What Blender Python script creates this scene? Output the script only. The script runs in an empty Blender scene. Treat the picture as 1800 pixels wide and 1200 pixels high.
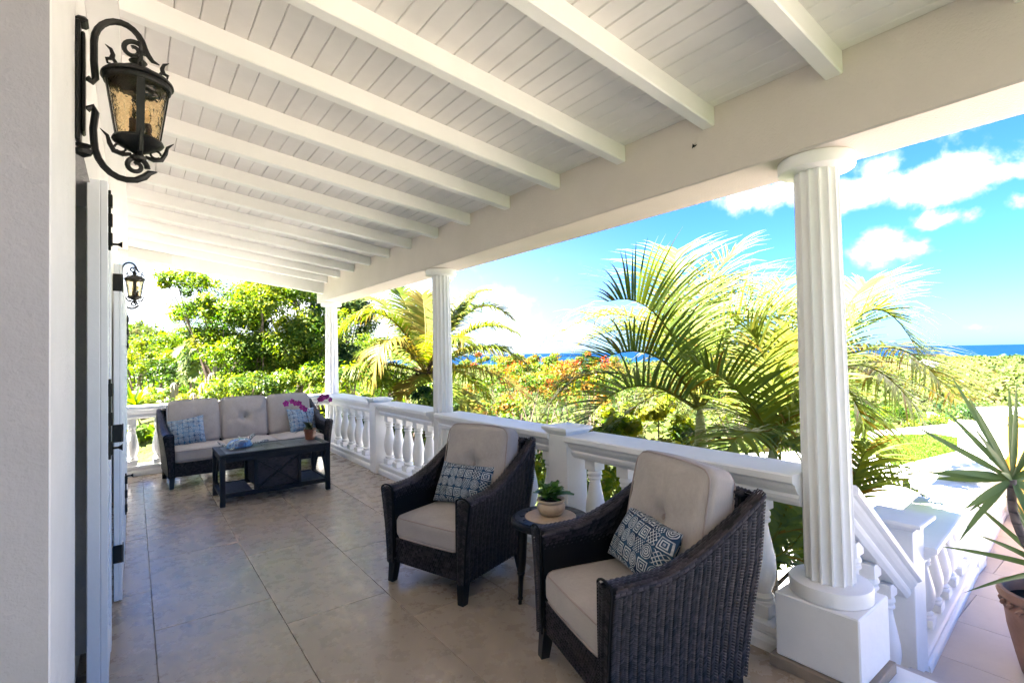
import bpy, bmesh, math, random
import numpy as np
from mathutils import Vector, Matrix
random.seed(7); rng = np.random.default_rng(11)
scn = bpy.context.scene
PI = math.pi
COL = scn.collection

# ------------------------------------------------------------------ camera
F_PX, YAW, PITCH, ROLL, EYE = 883.2, 0.64632, 0.02429, -0.02004, 1.5
_f = Vector((math.sin(YAW)*math.cos(PITCH), math.cos(YAW)*math.cos(PITCH), math.sin(PITCH)))
_r = Vector((math.cos(YAW), -math.sin(YAW), 0)); _u = _r.cross(_f)
RIGHT = _r*math.cos(ROLL) + _u*math.sin(ROLL); UP = -_r*math.sin(ROLL) + _u*math.cos(ROLL); FWD = _f
cam_d = bpy.data.cameras.new('camera'); cam = bpy.data.objects.new('camera', cam_d); COL.objects.link(cam)
cam_d.sensor_width = 36; cam_d.lens = F_PX/1800*36; cam_d.clip_start = 0.05; cam_d.clip_end = 30000
cam.matrix_world = Matrix(((RIGHT.x, UP.x, -FWD.x, 0), (RIGHT.y, UP.y, -FWD.y, 0), (RIGHT.z, UP.z, -FWD.z, EYE), (0, 0, 0, 1)))
scn.camera = cam
ORG = Vector((0, 0, EYE))
def ray(px, py): return FWD + RIGHT*((px-900)/F_PX) + UP*((600-py)/F_PX)
def at(px, py, depth): return ORG + ray(px, py)*depth          # a real 3D point at that depth
def onz(px, py, z):
    d = ray(px, py); return ORG + d*((z-EYE)/d.z)

# ------------------------------------------------------------------ sun, sky, exposure
TO_SUN = Vector((-0.65, 0.30, 1.0)).normalized()
SUN_EL = math.asin(TO_SUN.z); SUN_AZ = math.atan2(TO_SUN.x, TO_SUN.y)
sun_d = bpy.data.lights.new('sun', 'SUN'); sun_d.energy = 5.0; sun_d.angle = math.radians(0.53); sun_d.color = (1.0, 0.93, 0.84)
sun = bpy.data.objects.new('sun', sun_d); COL.objects.link(sun)
sun.rotation_euler = (-TO_SUN).to_track_quat('-Z', 'Y').to_euler()
scn.view_settings.view_transform = 'Standard'; scn.view_settings.look = 'None'
scn.view_settings.exposure = 4.5; scn.view_settings.gamma = 1.0
scn.render.engine = 'CYCLES'
scn.cycles.max_bounces = 8; scn.cycles.diffuse_bounces = 5; scn.cycles.glossy_bounces = 3
scn.cycles.transmission_bounces = 6; scn.cycles.transparent_max_bounces = 8
scn.cycles.sample_clamp_indirect = 8
scn.cycles.use_denoising = True

class NT:
    """small helper for node trees"""
    def __init__(s, tree): s.t = tree; s.n = tree.nodes; s.l = tree.links
    def new(s, typ, **kw):
        n = s.n.new(typ)
        for k, v in kw.items(): setattr(n, k, v)
        return n
    def put(s, sock, v):
        if isinstance(v, bpy.types.NodeSocket): s.l.new(v, sock)
        elif v is not None: sock.default_value = v
    def math(s, op, a, b=None, c=None, clamp=False):
        n = s.new('ShaderNodeMath', operation=op); n.use_clamp = clamp
        s.put(n.inputs[0], a); s.put(n.inputs[1], b)
        if c is not None: s.put(n.inputs[2], c)
        return n.outputs[0]
    def vmath(s, op, a, b=None):
        n = s.new('ShaderNodeVectorMath', operation=op); s.put(n.inputs[0], a); s.put(n.inputs[1], b)
        return n.outputs['Value'] if op in ('DOT_PRODUCT', 'LENGTH', 'DISTANCE') else n.outputs[0]
    def mix(s, f, a, b):
        n = s.new('ShaderNodeMix', data_type='RGBA'); s.put(n.inputs[0], f); s.put(n.inputs[6], a); s.put(n.inputs[7], b); return n.outputs[2]
    def noise(s, vec, scale, detail=3, rough=.55, dist=0):
        n = s.new('ShaderNodeTexNoise'); s.put(n.inputs['Vector'], vec); n.inputs['Scale'].default_value = scale
        n.inputs['Detail'].default_value = detail; n.inputs['Roughness'].default_value = rough; n.inputs['Distortion'].default_value = dist
        return n.outputs[0]
    def ramp(s, f, pts):
        n = s.new('ShaderNodeValToRGB'); s.put(n.inputs[0], f); e = n.color_ramp.elements
        while len(e) < len(pts): e.new(0.5)
        for i, (p, c) in enumerate(pts): e[i].position = p; e[i].color = (*c, 1) if len(c) == 3 else c
        return n.outputs[0]
    def step(s, v, a, b):
        n = s.new('ShaderNodeMapRange', interpolation_type='SMOOTHSTEP'); s.put(n.inputs[0], v)
        n.inputs[1].default_value = a; n.inputs[2].default_value = b; return n.outputs[0]

world = bpy.data.worlds.new('World'); scn.world = world; world.use_nodes = True
W = NT(world.node_tree); W.n.clear()
sky = W.new('ShaderNodeTexSky', sky_type='NISHITA'); sky.sun_disc = False
sky.sun_elevation = SUN_EL; sky.sun_rotation = SUN_AZ; sky.air_density = 1.0; sky.dust_density = 0.6; sky.ozone_density = 1.6; sky.altitude = 50
geo = W.new('ShaderNodeTexCoord').outputs['Generated']
hs = W.new('ShaderNodeHueSaturation'); hs.inputs['Saturation'].default_value = 1.2; hs.inputs['Hue'].default_value = 0.495; W.l.new(sky.outputs[0], hs.inputs['Color'])
skyc = W.new('ShaderNodeMix', data_type='RGBA', blend_type='MULTIPLY'); skyc.inputs[0].default_value = 1; W.l.new(hs.outputs[0], skyc.inputs[6]); skyc.inputs[7].default_value = (.125, .225, .42, 1)
n1 = W.noise(geo, 7.0, 7, .6, .3); n2 = W.noise(geo, 22.0, 5, .6)
nz = W.math('ADD', W.math('MULTIPLY', n1, .75), W.math('MULTIPLY', n2, .25))
# clouds over the whole sky: fair weather cumulus from noise, fuller where the photographed banks stand
CL = [(1320, 350, 105, 30, 1.2), (1570, 332, 150, 34, 1.35), (1735, 308, 120, 20, 1.0), (1548, 290, 40, 24, 1.1), (1546, 432, 38, 36, 1.3), (1592, 438, 46, 20, .95), (1650, 388, 46, 15, .9),
      (1715, 575, 55, 14, .9), (1798, 350, 20, 16, .8), (1000, 575, 170, 34, .7), (560, 520, 360, 90, .9), (250, 545, 170, 110, 1.0)]
dens = None
for (px, py, rx, ry, a) in CL:
    d = ray(px, py).normalized(); rr = d.cross(Vector((0, 0, 1))).normalized(); uu = rr.cross(d)
    sc = ray(px, py).length
    fw = W.math('MAXIMUM', W.vmath('DOT_PRODUCT', geo, tuple(d)), .05)
    a1 = W.math('DIVIDE', W.vmath('DOT_PRODUCT', geo, tuple(rr)), W.math('MULTIPLY', fw, rx/F_PX/sc))
    a2 = W.math('DIVIDE', W.vmath('DOT_PRODUCT', geo, tuple(uu)), W.math('MULTIPLY', fw, ry/F_PX/sc))
    rad = W.math('SQRT', W.math('ADD', W.math('MULTIPLY', a1, a1), W.math('MULTIPLY', a2, a2)))
    v = W.math('MULTIPLY', W.math('SUBTRACT', 1.25, rad), a)
    v = W.math('MAXIMUM', v, -1.0)
    dens = v if dens is None else W.math('MAXIMUM', dens, v)
sep = W.new('ShaderNodeSeparateXYZ'); W.l.new(geo, sep.inputs[0]); dz = sep.outputs[2]
base = W.math('MULTIPLY_ADD', W.noise(geo, 2.3, 2), 2.0, -1.75)
dens = W.math('MAXIMUM', dens, base)
dd = W.math('ADD', W.math('MULTIPLY', dens, .34), W.math('MULTIPLY_ADD', nz, 2.2, -1.12))
cm = W.step(dd, .0, .30)
cm = W.math('MULTIPLY', cm, W.step(dz, -.01, .01))
shade = W.mix(W.step(dd, .05, .6), (1.1, 1.35, 1.75, 1), (3.4, 3.4, 3.4, 1))
leftd = ray(120, 560).normalized()
glow = W.math('MULTIPLY', W.step(dz, .34, .02), W.step(W.vmath('DOT_PRODUCT', geo, tuple(leftd)), .45, .98))
haze_sky = W.mix(W.math('MULTIPLY', glow, .85), skyc.outputs[2], (1.4, 1.55, 1.65, 1))
skycol = W.mix(W.math('MULTIPLY', cm, .95), haze_sky, shade)
bg = W.new('ShaderNodeBackground'); W.l.new(skycol, bg.inputs[0]); bg.inputs[1].default_value = 0.05
out = W.new('ShaderNodeOutputWorld'); W.l.new(bg.outputs[0], out.inputs[0])

# ------------------------------------------------------------------ materials
def material(name):
    m = bpy.data.materials.new(name); m.use_nodes = True; t = NT(m.node_tree)
    b = m.node_tree.nodes['Principled BSDF']
    return m, t, b
def simple(name, col, rough=.5, spec=.5, metal=0, var=.06, vscale=3, bump=.0, bscale=60, coat=0, dirt=0):
    m, t, b = material(name); co = t.new('ShaderNodeTexCoord').outputs['Object']
    n = t.noise(co, vscale, 5, .6)
    c0 = tuple(max(0, c*(1-var*2)) for c in col); c1 = tuple(min(1, c*(1+var)) for c in col)
    c = t.ramp(n, [(.3, c0), (.7, c1)])
    if dirt:
        d = t.step(t.noise(co, 9, 6, .7), .55, .8); c = t.mix(t.math('MULTIPLY', d, dirt), c, tuple(x*.62 for x in col)+(1,))
    t.put(b.inputs['Base Color'], c)
    t.put(b.inputs['Roughness'], t.math('MULTIPLY_ADD', t.noise(co, vscale*3, 3), .2, rough-.1))
    b.inputs['Specular IOR Level'].default_value = spec; b.inputs['Metallic'].default_value = metal
    b.inputs['Coat Weight'].default_value = coat
    if bump:
        bp = t.new('ShaderNodeBump'); bp.inputs['Strength'].default_value = bump; bp.inputs['Distance'].default_value = .01
        t.put(bp.inputs['Height'], t.noise(co, bscale, 4, .6)); t.put(b.inputs['Normal'], bp.outputs[0])
    return m
M = {}
M['white'] = simple('white_masonry_paint', (.84, .83, .82), .42, .4, var=.03, bump=.14, bscale=25, dirt=.16)
M['joist'] = simple('white_wood_paint', (.88, .865, .85), .38, .45, var=.02, bump=.08, bscale=30, dirt=.06)
M['board'] = simple('ceiling_board_paint', (.82, .785, .765), .45, .4, var=.04, bump=.05, bscale=40)
M['beam'] = simple('cream_render', (.68, .61, .56), .75, .25, var=.03, vscale=2, bump=.35, bscale=90)
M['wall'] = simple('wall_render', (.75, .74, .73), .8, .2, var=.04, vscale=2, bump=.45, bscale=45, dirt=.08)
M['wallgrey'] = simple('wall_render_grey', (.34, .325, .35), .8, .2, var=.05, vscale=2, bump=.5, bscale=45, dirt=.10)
M['shutter'] = simple('shutter_paint', (.85, .88, .93), .35, .5, var=.02, bump=.05)
M['iron'] = simple('black_iron', (.006, .0055, .0055), .42, .35, var=.3, bump=.25, bscale=70)
M['ironrub'] = simple('rubbed_iron', (.05, .032, .024), .4, .6, var=.3, bump=.3, bscale=90)
M['dark'] = simple('unlit_room_black', (.03, .026, .024), .8, .2)  # near-black colour stands for the shade of the unlit room
M['legwood'] = simple('dark_leg_wood', (.008, .007, .008), .35, .35, var=.1)
M['charcoal'] = simple('charcoal_metal', (.010, .010, .014), .5, .3, var=.12, bump=.08, bscale=120)
M['grout'] = simple('grout', (.29, .235, .185), .9, .1)
M['terracotta'] = simple('terracotta', (.36, .19, .12), .65, .3, var=.12, vscale=8, bump=.2, bscale=40, dirt=.4)
M['potbrown'] = simple('orchid_pot', (.20, .065, .035), .35, .5, var=.1)
M['potcream'] = simple('cream_pot', (.50, .37, .25), .35, .5, var=.12, vscale=12, dirt=.3)
M['yellow'] = simple('yellow_glaze', (.75, .42, .06), .35, .5, var=.08)
M['soil'] = simple('soil', (.035, .024, .018), .95, .1, var=.3, bump=.8, bscale=50)
M['bark'] = simple('bark', (.16, .12, .095), .9, .1, var=.25, vscale=8, bump=.8, bscale=25)
M['barkdark'] = simple('bark_dark', (.07, .045, .035), .9, .1, var=.25, vscale=8, bump=.8, bscale=25)
M['cactus'] = simple('cactus_skin', (.22, .20, .14), .8, .2, var=.2, vscale=9, bump=.5)
M['rock'] = simple('rock', (.36, .31, .27), .9, .1, var=.25, vscale=3, bump=.8, bscale=8)
M['paving'] = simple('white_paving', (.62, .59, .55), .85, .2, var=.06, vscale=.8, bump=.2, bscale=30)
M['wetwhite'] = M['white']
M['skirt'] = simple('stone_skirting', (.30, .235, .175), .55, .4, var=.1, vscale=6, bump=.1)

def tile_mat(name, base, gloss):
    m, t, b = material(name); tc = t.new('ShaderNodeTexCoord'); g = t.new('ShaderNodeNewGeometry').outputs['Position']
    oi = t.new('ShaderNodeObjectInfo').outputs['Random']
    off = t.new('ShaderNodeCombineXYZ'); t.put(off.inputs[2], t.math('MULTIPLY', oi, 37.0))
    p = t.vmath('ADD', g, off.outputs[0])
    n = t.noise(p, 1.6, 7, .62, .4); n2 = t.noise(p, 38, 5, .75); n3 = t.noise(p, 6, 4, .6)
    c = t.ramp(t.math('ADD', t.math('MULTIPLY', n, .55), t.math('MULTIPLY', n3, .45)), [(.32, tuple(x*.92 for x in base)), (.52, base), (.70, tuple(min(1, x*1.07) for x in base))])
    c = t.mix(t.math('MULTIPLY', t.step(n2, .52, .72), .13), c, tuple(x*.68 for x in base)+(1,))
    tint = t.new('ShaderNodeHueSaturation'); t.put(tint.inputs['Color'], c); t.put(tint.inputs['Value'], t.math('MULTIPLY_ADD', oi, .12, .94))
    pit = t.step(t.noise(p, 17, 2, .5), .79, .83)
    c2 = t.mix(t.math('MULTIPLY', pit, .3), tint.outputs[0], (.07, .05, .04, 1))
    t.put(b.inputs['Base Color'], c2)
    t.put(b.inputs['Roughness'], t.math('MULTIPLY_ADD', t.noise(p, 9, 5, .7), .22, gloss))
    bp = t.new('ShaderNodeBump'); bp.inputs['Strength'].default_value = .10; bp.inputs['Distance'].default_value = .004
    t.put(bp.inputs['Height'], n2); t.put(b.inputs['Normal'], bp.outputs[0])
    return m
M['tile'] = tile_mat('stone_tile', (.375, .302, .235), .17)
M['decktile'] = tile_mat('deck_tile', (.47, .415, .375), .45)

def fabric(name, col, scale=700):
    m, t, b = material(name); co = t.new('ShaderNodeTexCoord').outputs['Object']
    w1 = t.new('ShaderNodeTexWave', wave_type='BANDS', bands_direction='X'); t.put(w1.inputs[0], co); w1.inputs['Scale'].default_value = scale/6.3
    w2 = t.new('ShaderNodeTexWave', wave_type='BANDS', bands_direction='Z'); t.put(w2.inputs[0], co); w2.inputs['Scale'].default_value = scale/6.3
    st = t.new('ShaderNodeMapping'); st.inputs['Scale'].default_value = (40, 40, 400); t.put(st.inputs[0], co)
    sl = t.noise(st.outputs[0], 1, 4, .7)
    n = t.noise(co, 5, 4); c = t.ramp(t.math('ADD', t.math('MULTIPLY', n, .5), t.math('MULTIPLY', sl, .5)), [(.3, tuple(x*.84 for x in col)), (.7, tuple(min(1, x*1.1) for x in col))])
    t.put(b.inputs['Base Color'], c); b.inputs['Roughness'].default_value = .92; b.inputs['Specular IOR Level'].default_value = .15
    b.inputs['Sheen Weight'].default_value = .25; b.inputs['Sheen Roughness'].default_value = .5
    bp = t.new('ShaderNodeBump'); bp.inputs['Strength'].default_value = .25; bp.inputs['Distance'].default_value = .002
    t.put(bp.inputs['Height'], t.math('ADD', t.math('MULTIPLY', w1.outputs[1], w2.outputs[1]), t.math('MULTIPLY', t.noise(co, 14, 3), 2.5))); t.put(b.inputs['Normal'], bp.outputs[0])
    return m
M['cushion'] = fabric('taupe_fabric', (.41, .362, .338))
M['piping'] = fabric('taupe_piping', (.36, .29, .265))

def wicker_mat(name, c0, c1, rough=.35):
    m, t, b = material(name)
    at_ = t.new('ShaderNodeAttribute', attribute_name='tint').outputs['Fac']
    co = t.new('ShaderNodeTexCoord').outputs['Object']
    c = t.ramp(t.math('ADD', at_, t.math('MULTIPLY_ADD', t.noise(co, 300, 2), .5, -.25)), [(.1, c0), (.9, c1)])
    t.put(b.inputs['Base Color'], c); b.inputs['Roughness'].default_value = rough; b.inputs['Specular IOR Level'].default_value = .28
    return m
M['wicker'] = wicker_mat('wicker_strands', (.004, .0035, .004), (.048, .037, .042), .42)
M['wickercore'] = simple('wicker_core', (.006, .005, .006), .7, .2)

def pattern_mat(name, scale=26.0, lift=1.0):
    m, t, b = material(name); tc = t.new('ShaderNodeTexCoord'); co = tc.outputs['UV']
    mp = t.new('ShaderNodeMapping'); mp.inputs['Scale'].default_value = (scale, scale, 1); t.put(mp.inputs[0], co)
    s = t.new('ShaderNodeSeparateXYZ'); t.put(s.inputs[0], mp.outputs[0]); X, Y = s.outputs[0], s.outputs[1]
    fx = t.math('SUBTRACT', t.math('FRACT', X), .5); fy = t.math('SUBTRACT', t.math('FRACT', Y), .5)
    cx, cy = t.math('FLOOR', X), t.math('FLOOR', Y)
    cc = t.new('ShaderNodeCombineXYZ'); t.put(cc.inputs[0], cx); t.put(cc.inputs[1], cy)
    wn = t.new('ShaderNodeTexWhiteNoise', noise_dimensions='2D'); t.put(wn.inputs['Vector'], cc.outputs[0]); rnd = wn.outputs['Value']
    r = t.math('SQRT', t.math('ADD', t.math('MULTIPLY', fx, fx), t.math('MULTIPLY', fy, fy)))
    ring = t.step(t.math('SINE', t.math('MULTIPLY', r, 44.0)), -.15, .15)
    ring = t.math('MULTIPLY', ring, t.step(r, .5, .47))
    dia = t.math('ADD', t.math('ABSOLUTE', fx), t.math('ABSOLUTE', fy))
    diam = t.step(t.math('SINE', t.math('MULTIPLY', dia, 32.0)), -.1, .2)
    sq = t.math('MAXIMUM', t.math('ABSOLUTE', fx), t.math('ABSOLUTE', fy))
    sqr = t.step(t.math('SINE', t.math('MULTIPLY', sq, 38.0)), -.1, .2)
    grid = t.step(t.math('MULTIPLY', t.math('SINE', t.math('MULTIPLY', X, 25.13)), t.math('SINE', t.math('MULTIPLY', Y, 25.13))), .05, .3)
    lat = t.step(t.math('SINE', t.math('MULTIPLY', t.math('ADD', X, Y), 18.85)), .6, .8)
    lat2 = t.step(t.math('SINE', t.math('MULTIPLY', t.math('SUBTRACT', X, Y), 18.85)), .6, .8)
    latt = t.math('MAXIMUM', lat, lat2)
    v = ring
    for th, other in ((.42, sqr), (.58, diam), (.72, grid), (.86, latt)):
        k = t.math('GREATER_THAN', rnd, th); v = t.math('ADD', t.math('MULTIPLY', v, t.math('SUBTRACT', 1.0, k)), t.math('MULTIPLY', other, k))
    band = t.math('GREATER_THAN', sq, .465); v = t.math('MULTIPLY', v, t.math('SUBTRACT', 1.0, band))
    fade = t.step(t.noise(co, 40, 4, .7), .30, .62)
    v = t.math('MULTIPLY', v, t.math('MULTIPLY_ADD', fade, .6, .4))
    bgc = t.ramp(t.noise(co, 9, 3), [(.35, (.012, .022, .052)), (.5, (.03, .075, .14)), (.65, (.02, .035, .07))])
    lf = t.new('ShaderNodeMix', data_type='RGBA', blend_type='MULTIPLY'); lf.inputs[0].default_value = 1; t.put(lf.inputs[6], bgc); lf.inputs[7].default_value = (lift, lift, lift, 1); c = t.mix(v, lf.outputs[2], (.58, .61, .63, 1))
    t.put(b.inputs['Base Color'], c); b.inputs['Roughness'].default_value = .9; b.inputs['Specular IOR Level'].default_value = .15
    bp = t.new('ShaderNodeBump'); bp.inputs['Strength'].default_value = .3; bp.inputs['Distance'].default_value = .003
    t.put(bp.inputs['Height'], t.noise(tc.outputs['Object'], 30, 4)); t.put(b.inputs['Normal'], bp.outputs[0])
    return m
M['pattern'] = pattern_mat('blue_medallion_print', 15.0)
M['patternfine'] = pattern_mat('pale_blue_medallion_print', 17.0, 2.6)

def leaf_mat(name, stops, trans=.45, rough=.45):
    m, t, b = material(name)
    a = t.new('ShaderNodeAttribute', attribute_name='tint').outputs['Fac']
    c = t.ramp(a, stops)
    t.put(b.inputs['Base Color'], c); b.inputs['Roughness'].default_value = rough; b.inputs['Specular IOR Level'].default_value = .18
    tr = t.new('ShaderNodeBsdfTranslucent'); g = t.new('ShaderNodeHueSaturation'); t.put(g.inputs['Color'], c); g.inputs['Value'].default_value = 1.4; g.inputs['Saturation'].default_value = 1.15; g.inputs['Hue'].default_value = .488
    t.put(tr.inputs[0], g.outputs[0])
    mx = t.new('ShaderNodeMixShader'); mx.inputs[0].default_value = trans; t.l.new(b.outputs[0], mx.inputs[1]); t.l.new(tr.outputs[0], mx.inputs[2])
    t.l.new(mx.outputs[0], m.node_tree.nodes['Material Output'].inputs[0])
    return m
M['leaf_yel'] = leaf_mat('leaf_yellow_green', [(0, (0.0224, 0.0617, 0.0081)), (.45, (0.0740, 0.1349, 0.0126)), (.8, (0.1359, 0.1900, 0.0180)), (1, (0.1926, 0.2080, 0.0297))])
M['leaf_mid'] = leaf_mat('leaf_mid_green', [(0, (0.015, 0.042, 0.010)), (.5, (0.053, 0.098, 0.016)), (1, (0.135, 0.182, 0.026))])
M['leaf_dark'] = leaf_mat('leaf_dark_green', [(0, (0.012, 0.035, 0.013)), (.5, (0.036, 0.079, 0.022)), (1, (0.108, 0.154, 0.033))], .3)
M['leaf_scrub'] = leaf_mat('leaf_scrub', [(0, (0.0240, 0.0447, 0.0136)), (.4, (0.0568, 0.0851, 0.0184)), (.8, (0.1000, 0.1195, 0.0296)), (1, (0.1424, 0.1195, 0.0552))], .25, .8)
M['leaf_flame'] = leaf_mat('leaf_flame_tree', [(0, (0.036, 0.082, 0.011)), (.55, (0.101, 0.151, 0.018)), (.62, (0.309, 0.035, 0.011)), (1, (0.428, 0.070, 0.016))], .4)
M['palm'] = leaf_mat('palm_leaf', [(0, (.085, .14, .055)), (.45, (.115, .165, .035)), (.8, (.13, .155, .016)), (1, (.16, .11, .02))], .40, .5)
M['palmyel'] = leaf_mat('coconut_palm_leaf', [(0, (.05, .095, .014)), (.5, (.10, .145, .016)), (1, (.20, .15, .035))], .40, .5)
M['yucca'] = leaf_mat('yucca_leaf', [(0, (.085, .135, .045)), (1, (.17, .24, .085))], .22, .4)
M['succ'] = leaf_mat('succulent_leaf', [(0, (.02, .06, .015)), (1, (.09, .19, .03))], .15, .3)
M['orchidleaf'] = leaf_mat('orchid_leaf', [(0, (.02, .03, .012)), (1, (.06, .07, .02))], .1, .3)
M['petal'] = leaf_mat('orchid_petal', [(0, (.16, .01, .09)), (1, (.36, .05, .24))], .25, .5)
M['grass'] = leaf_mat('grass_blades', [(0, (0.039, 0.091, 0.010)), (1, (0.117, 0.182, 0.018))], .3, .6)
M['crown'] = simple('palm_crownshaft', (.34, .36, .16), .45, .4, var=.15, vscale=8)
def trunk_ring(name, col):
    m, t, b = material(name); co = t.new('ShaderNodeTexCoord').outputs['Object']
    s = t.new('ShaderNodeSeparateXYZ'); t.put(s.inputs[0], co)
    z = t.math('ADD', s.outputs[2], t.math('MULTIPLY', t.noise(co, 12, 2), .02))
    k = t.step(t.math('FRACT', t.math('MULTIPLY', z, 14.0)), .0, .22)
    c = t.mix(k, tuple(x*.5 for x in col)+(1,), t.ramp(t.noise(co, 25, 4), [(.3, tuple(x*.75 for x in col)), (.7, tuple(x*1.2 for x in col))]))
    t.put(b.inputs['Base Color'], c); b.inputs['Roughness'].default_value = .85
    bp = t.new('ShaderNodeBump'); bp.inputs['Strength'].default_value = .6; bp.inputs['Distance'].default_value = .01; t.put(bp.inputs['Height'], k); t.put(b.inputs['Normal'], bp.outputs[0])
    return m
M['palmtrunk'] = trunk_ring('palm_trunk_rings', (.30, .24, .17))
M['yuccatrunk'] = trunk_ring('yucca_trunk_rings', (.17, .13, .11))

def glass_mat():
    m, t, b = material('amber_water_glass'); b.inputs['Base Color'].default_value = (.97, .84, .62, 1)
    b.inputs['Transmission Weight'].default_value = 1; b.inputs['Roughness'].default_value = .04; b.inputs['IOR'].default_value = 1.25
    co = t.new('ShaderNodeTexCoord').outputs['Object']; bp = t.new('ShaderNodeBump'); bp.inputs['Strength'].default_value = .8; bp.inputs['Distance'].default_value = .02
    t.put(bp.inputs['Height'], t.noise(co, 26, 2, .5, .6)); t.put(b.inputs['Normal'], bp.outputs[0]); return m
M['glass'] = glass_mat()
def turtle_mat():
    m, t, b = material('blue_turtle_glaze'); co = t.new('ShaderNodeTexCoord').outputs['Object']
    c = t.ramp(t.noise(co, 16, 4, .6, 1.2), [(.35, (.004, .02, .10)), (.48, (.01, .09, .26)), (.56, (.12, .24, .34)), (.66, (.01, .04, .15))])
    t.put(b.inputs['Base Color'], c); b.inputs['Roughness'].default_value = .08; b.inputs['Coat Weight'].default_value = 1; return m
M['turtle'] = turtle_mat()
def spot_mat():
    m, t, b = material('spotted_turtle_skin'); co = t.new('ShaderNodeTexCoord').outputs['Object']
    v = t.new('ShaderNodeTexVoronoi', feature='DISTANCE_TO_EDGE'); t.put(v.inputs['Vector'], co); v.inputs['Scale'].default_value = 55
    c = t.mix(t.step(v.outputs['Distance'], .06, .12), (.62, .62, .58, 1), (.02, .03, .05, 1))
    t.put(b.inputs['Base Color'], c); b.inputs['Roughness'].default_value = .15; return m
M['spots'] = spot_mat()
def sea_mat():
    m, t, b = material('sea_water'); co = t.new('ShaderNodeNewGeometry').outputs['Position']
    mp = t.new('ShaderNodeMapping'); mp.inputs['Scale'].default_value = (.004, .0012, 1); mp.inputs['Rotation'].default_value = (0, 0, .6); t.put(mp.inputs[0], co)
    c = t.ramp(t.noise(mp.outputs[0], 1, 5, .6), [(.3, (.0005, .010, .036)), (.7, (.001, .017, .055))])
    # pale shallows over the reef by the shore
    dn = t.vmath('LENGTH', co); sh = t.step(t.math('ADD', dn, t.math('MULTIPLY', t.noise(mp.outputs[0], 3, 3), 500.0)), 1950, 1700)
    c = t.mix(sh, c, (.006, .06, .075, 1))
    t.put(b.inputs['Base Color'], c); b.inputs['Roughness'].default_value = .6; b.inputs['Specular IOR Level'].default_value = .04
    bp = t.new('ShaderNodeBump'); bp.inputs['Strength'].default_value = .5; bp.inputs['Distance'].default_value = 1.0; t.put(bp.inputs['Height'], t.noise(co, .05, 6, .65)); t.put(b.inputs['Normal'], bp.outputs[0])
    return m
M['sea'] = sea_mat()
def ground_mat():
    m, t, b = material('scrub_ground'); co = t.new('ShaderNodeNewGeometry').outputs['Position']
    c = t.ramp(t.noise(co, .09, 8, .7), [(.3, (.03, .045, .015)), (.5, (.055, .07, .02)), (.62, (.09, .095, .035)), (.78, (.18, .14, .09))])
    t.put(b.inputs['Base Color'], c); b.inputs['Roughness'].default_value = 1; b.inputs['Specular IOR Level'].default_value = .05
    bp = t.new('ShaderNodeBump'); bp.inputs['Strength'].default_value = 1; bp.inputs['Distance'].default_value = .3; t.put(bp.inputs['Height'], t.noise(co, 1.2, 6, .7)); t.put(b.inputs['Normal'], bp.outputs[0])
    return m
M['ground'] = ground_mat()

# ------------------------------------------------------------------ helpers
def props(o, label=None, cat=None, group=None, kind=None):
    if label: o['label'] = label
    if cat: o['category'] = cat
    if group: o['group'] = group
    if kind: o['kind'] = kind
    return o
def thing(name, label, cat, loc=(0, 0, 0), rz=0, group=None):
    o = bpy.data.objects.new(name, None); COL.objects.link(o); o.location = loc; o.rotation_euler = (0, 0, rz)
    o.empty_display_size = .1
    return props(o, label, cat, group)
def link(name, me, mat, parent=None, smooth=False, loc=None, angle=None):
    if mat is not None and not me.materials: me.materials.append(M[mat] if isinstance(mat, str) else mat)
    o = bpy.data.objects.new(name, me); COL.objects.link(o)
    if parent is not None: o.parent = parent
    if loc is not None: o.location = loc
    if smooth and len(me.polygons):
        me.polygons.foreach_set('use_smooth', np.ones(len(me.polygons), bool))
        if angle:
            try: me.set_sharp_from_angle(angle=math.radians(angle))
            except Exception: pass
    return o
def npmesh(name, V, F, mat, parent=None, tint=None, smooth=False, uv=None, loc=None):
    V = np.asarray(V, np.float32).reshape(-1, 3); F = np.asarray(F, np.int32); k = F.shape[1]
    me = bpy.data.meshes.new(name); me.vertices.add(len(V)); me.vertices.foreach_set('co', V.ravel())
    me.loops.add(F.size); me.loops.foreach_set('vertex_index', F.ravel())
    me.polygons.add(len(F)); me.polygons.foreach_set('loop_start', np.arange(len(F), dtype=np.int32)*k)
    me.update(calc_edges=True)
    if tint is not None:
        a = me.attributes.new('tint', 'FLOAT', 'FACE'); a.data.foreach_set('value', np.asarray(tint, np.float32))
    if uv is not None:
        l = me.uv_layers.new(name='UVMap'); l.data.foreach_set('uv', np.asarray(uv, np.float32)[F.ravel()].ravel())
    me.validate()
    return link(name, me, mat, parent, smooth, loc)
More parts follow.
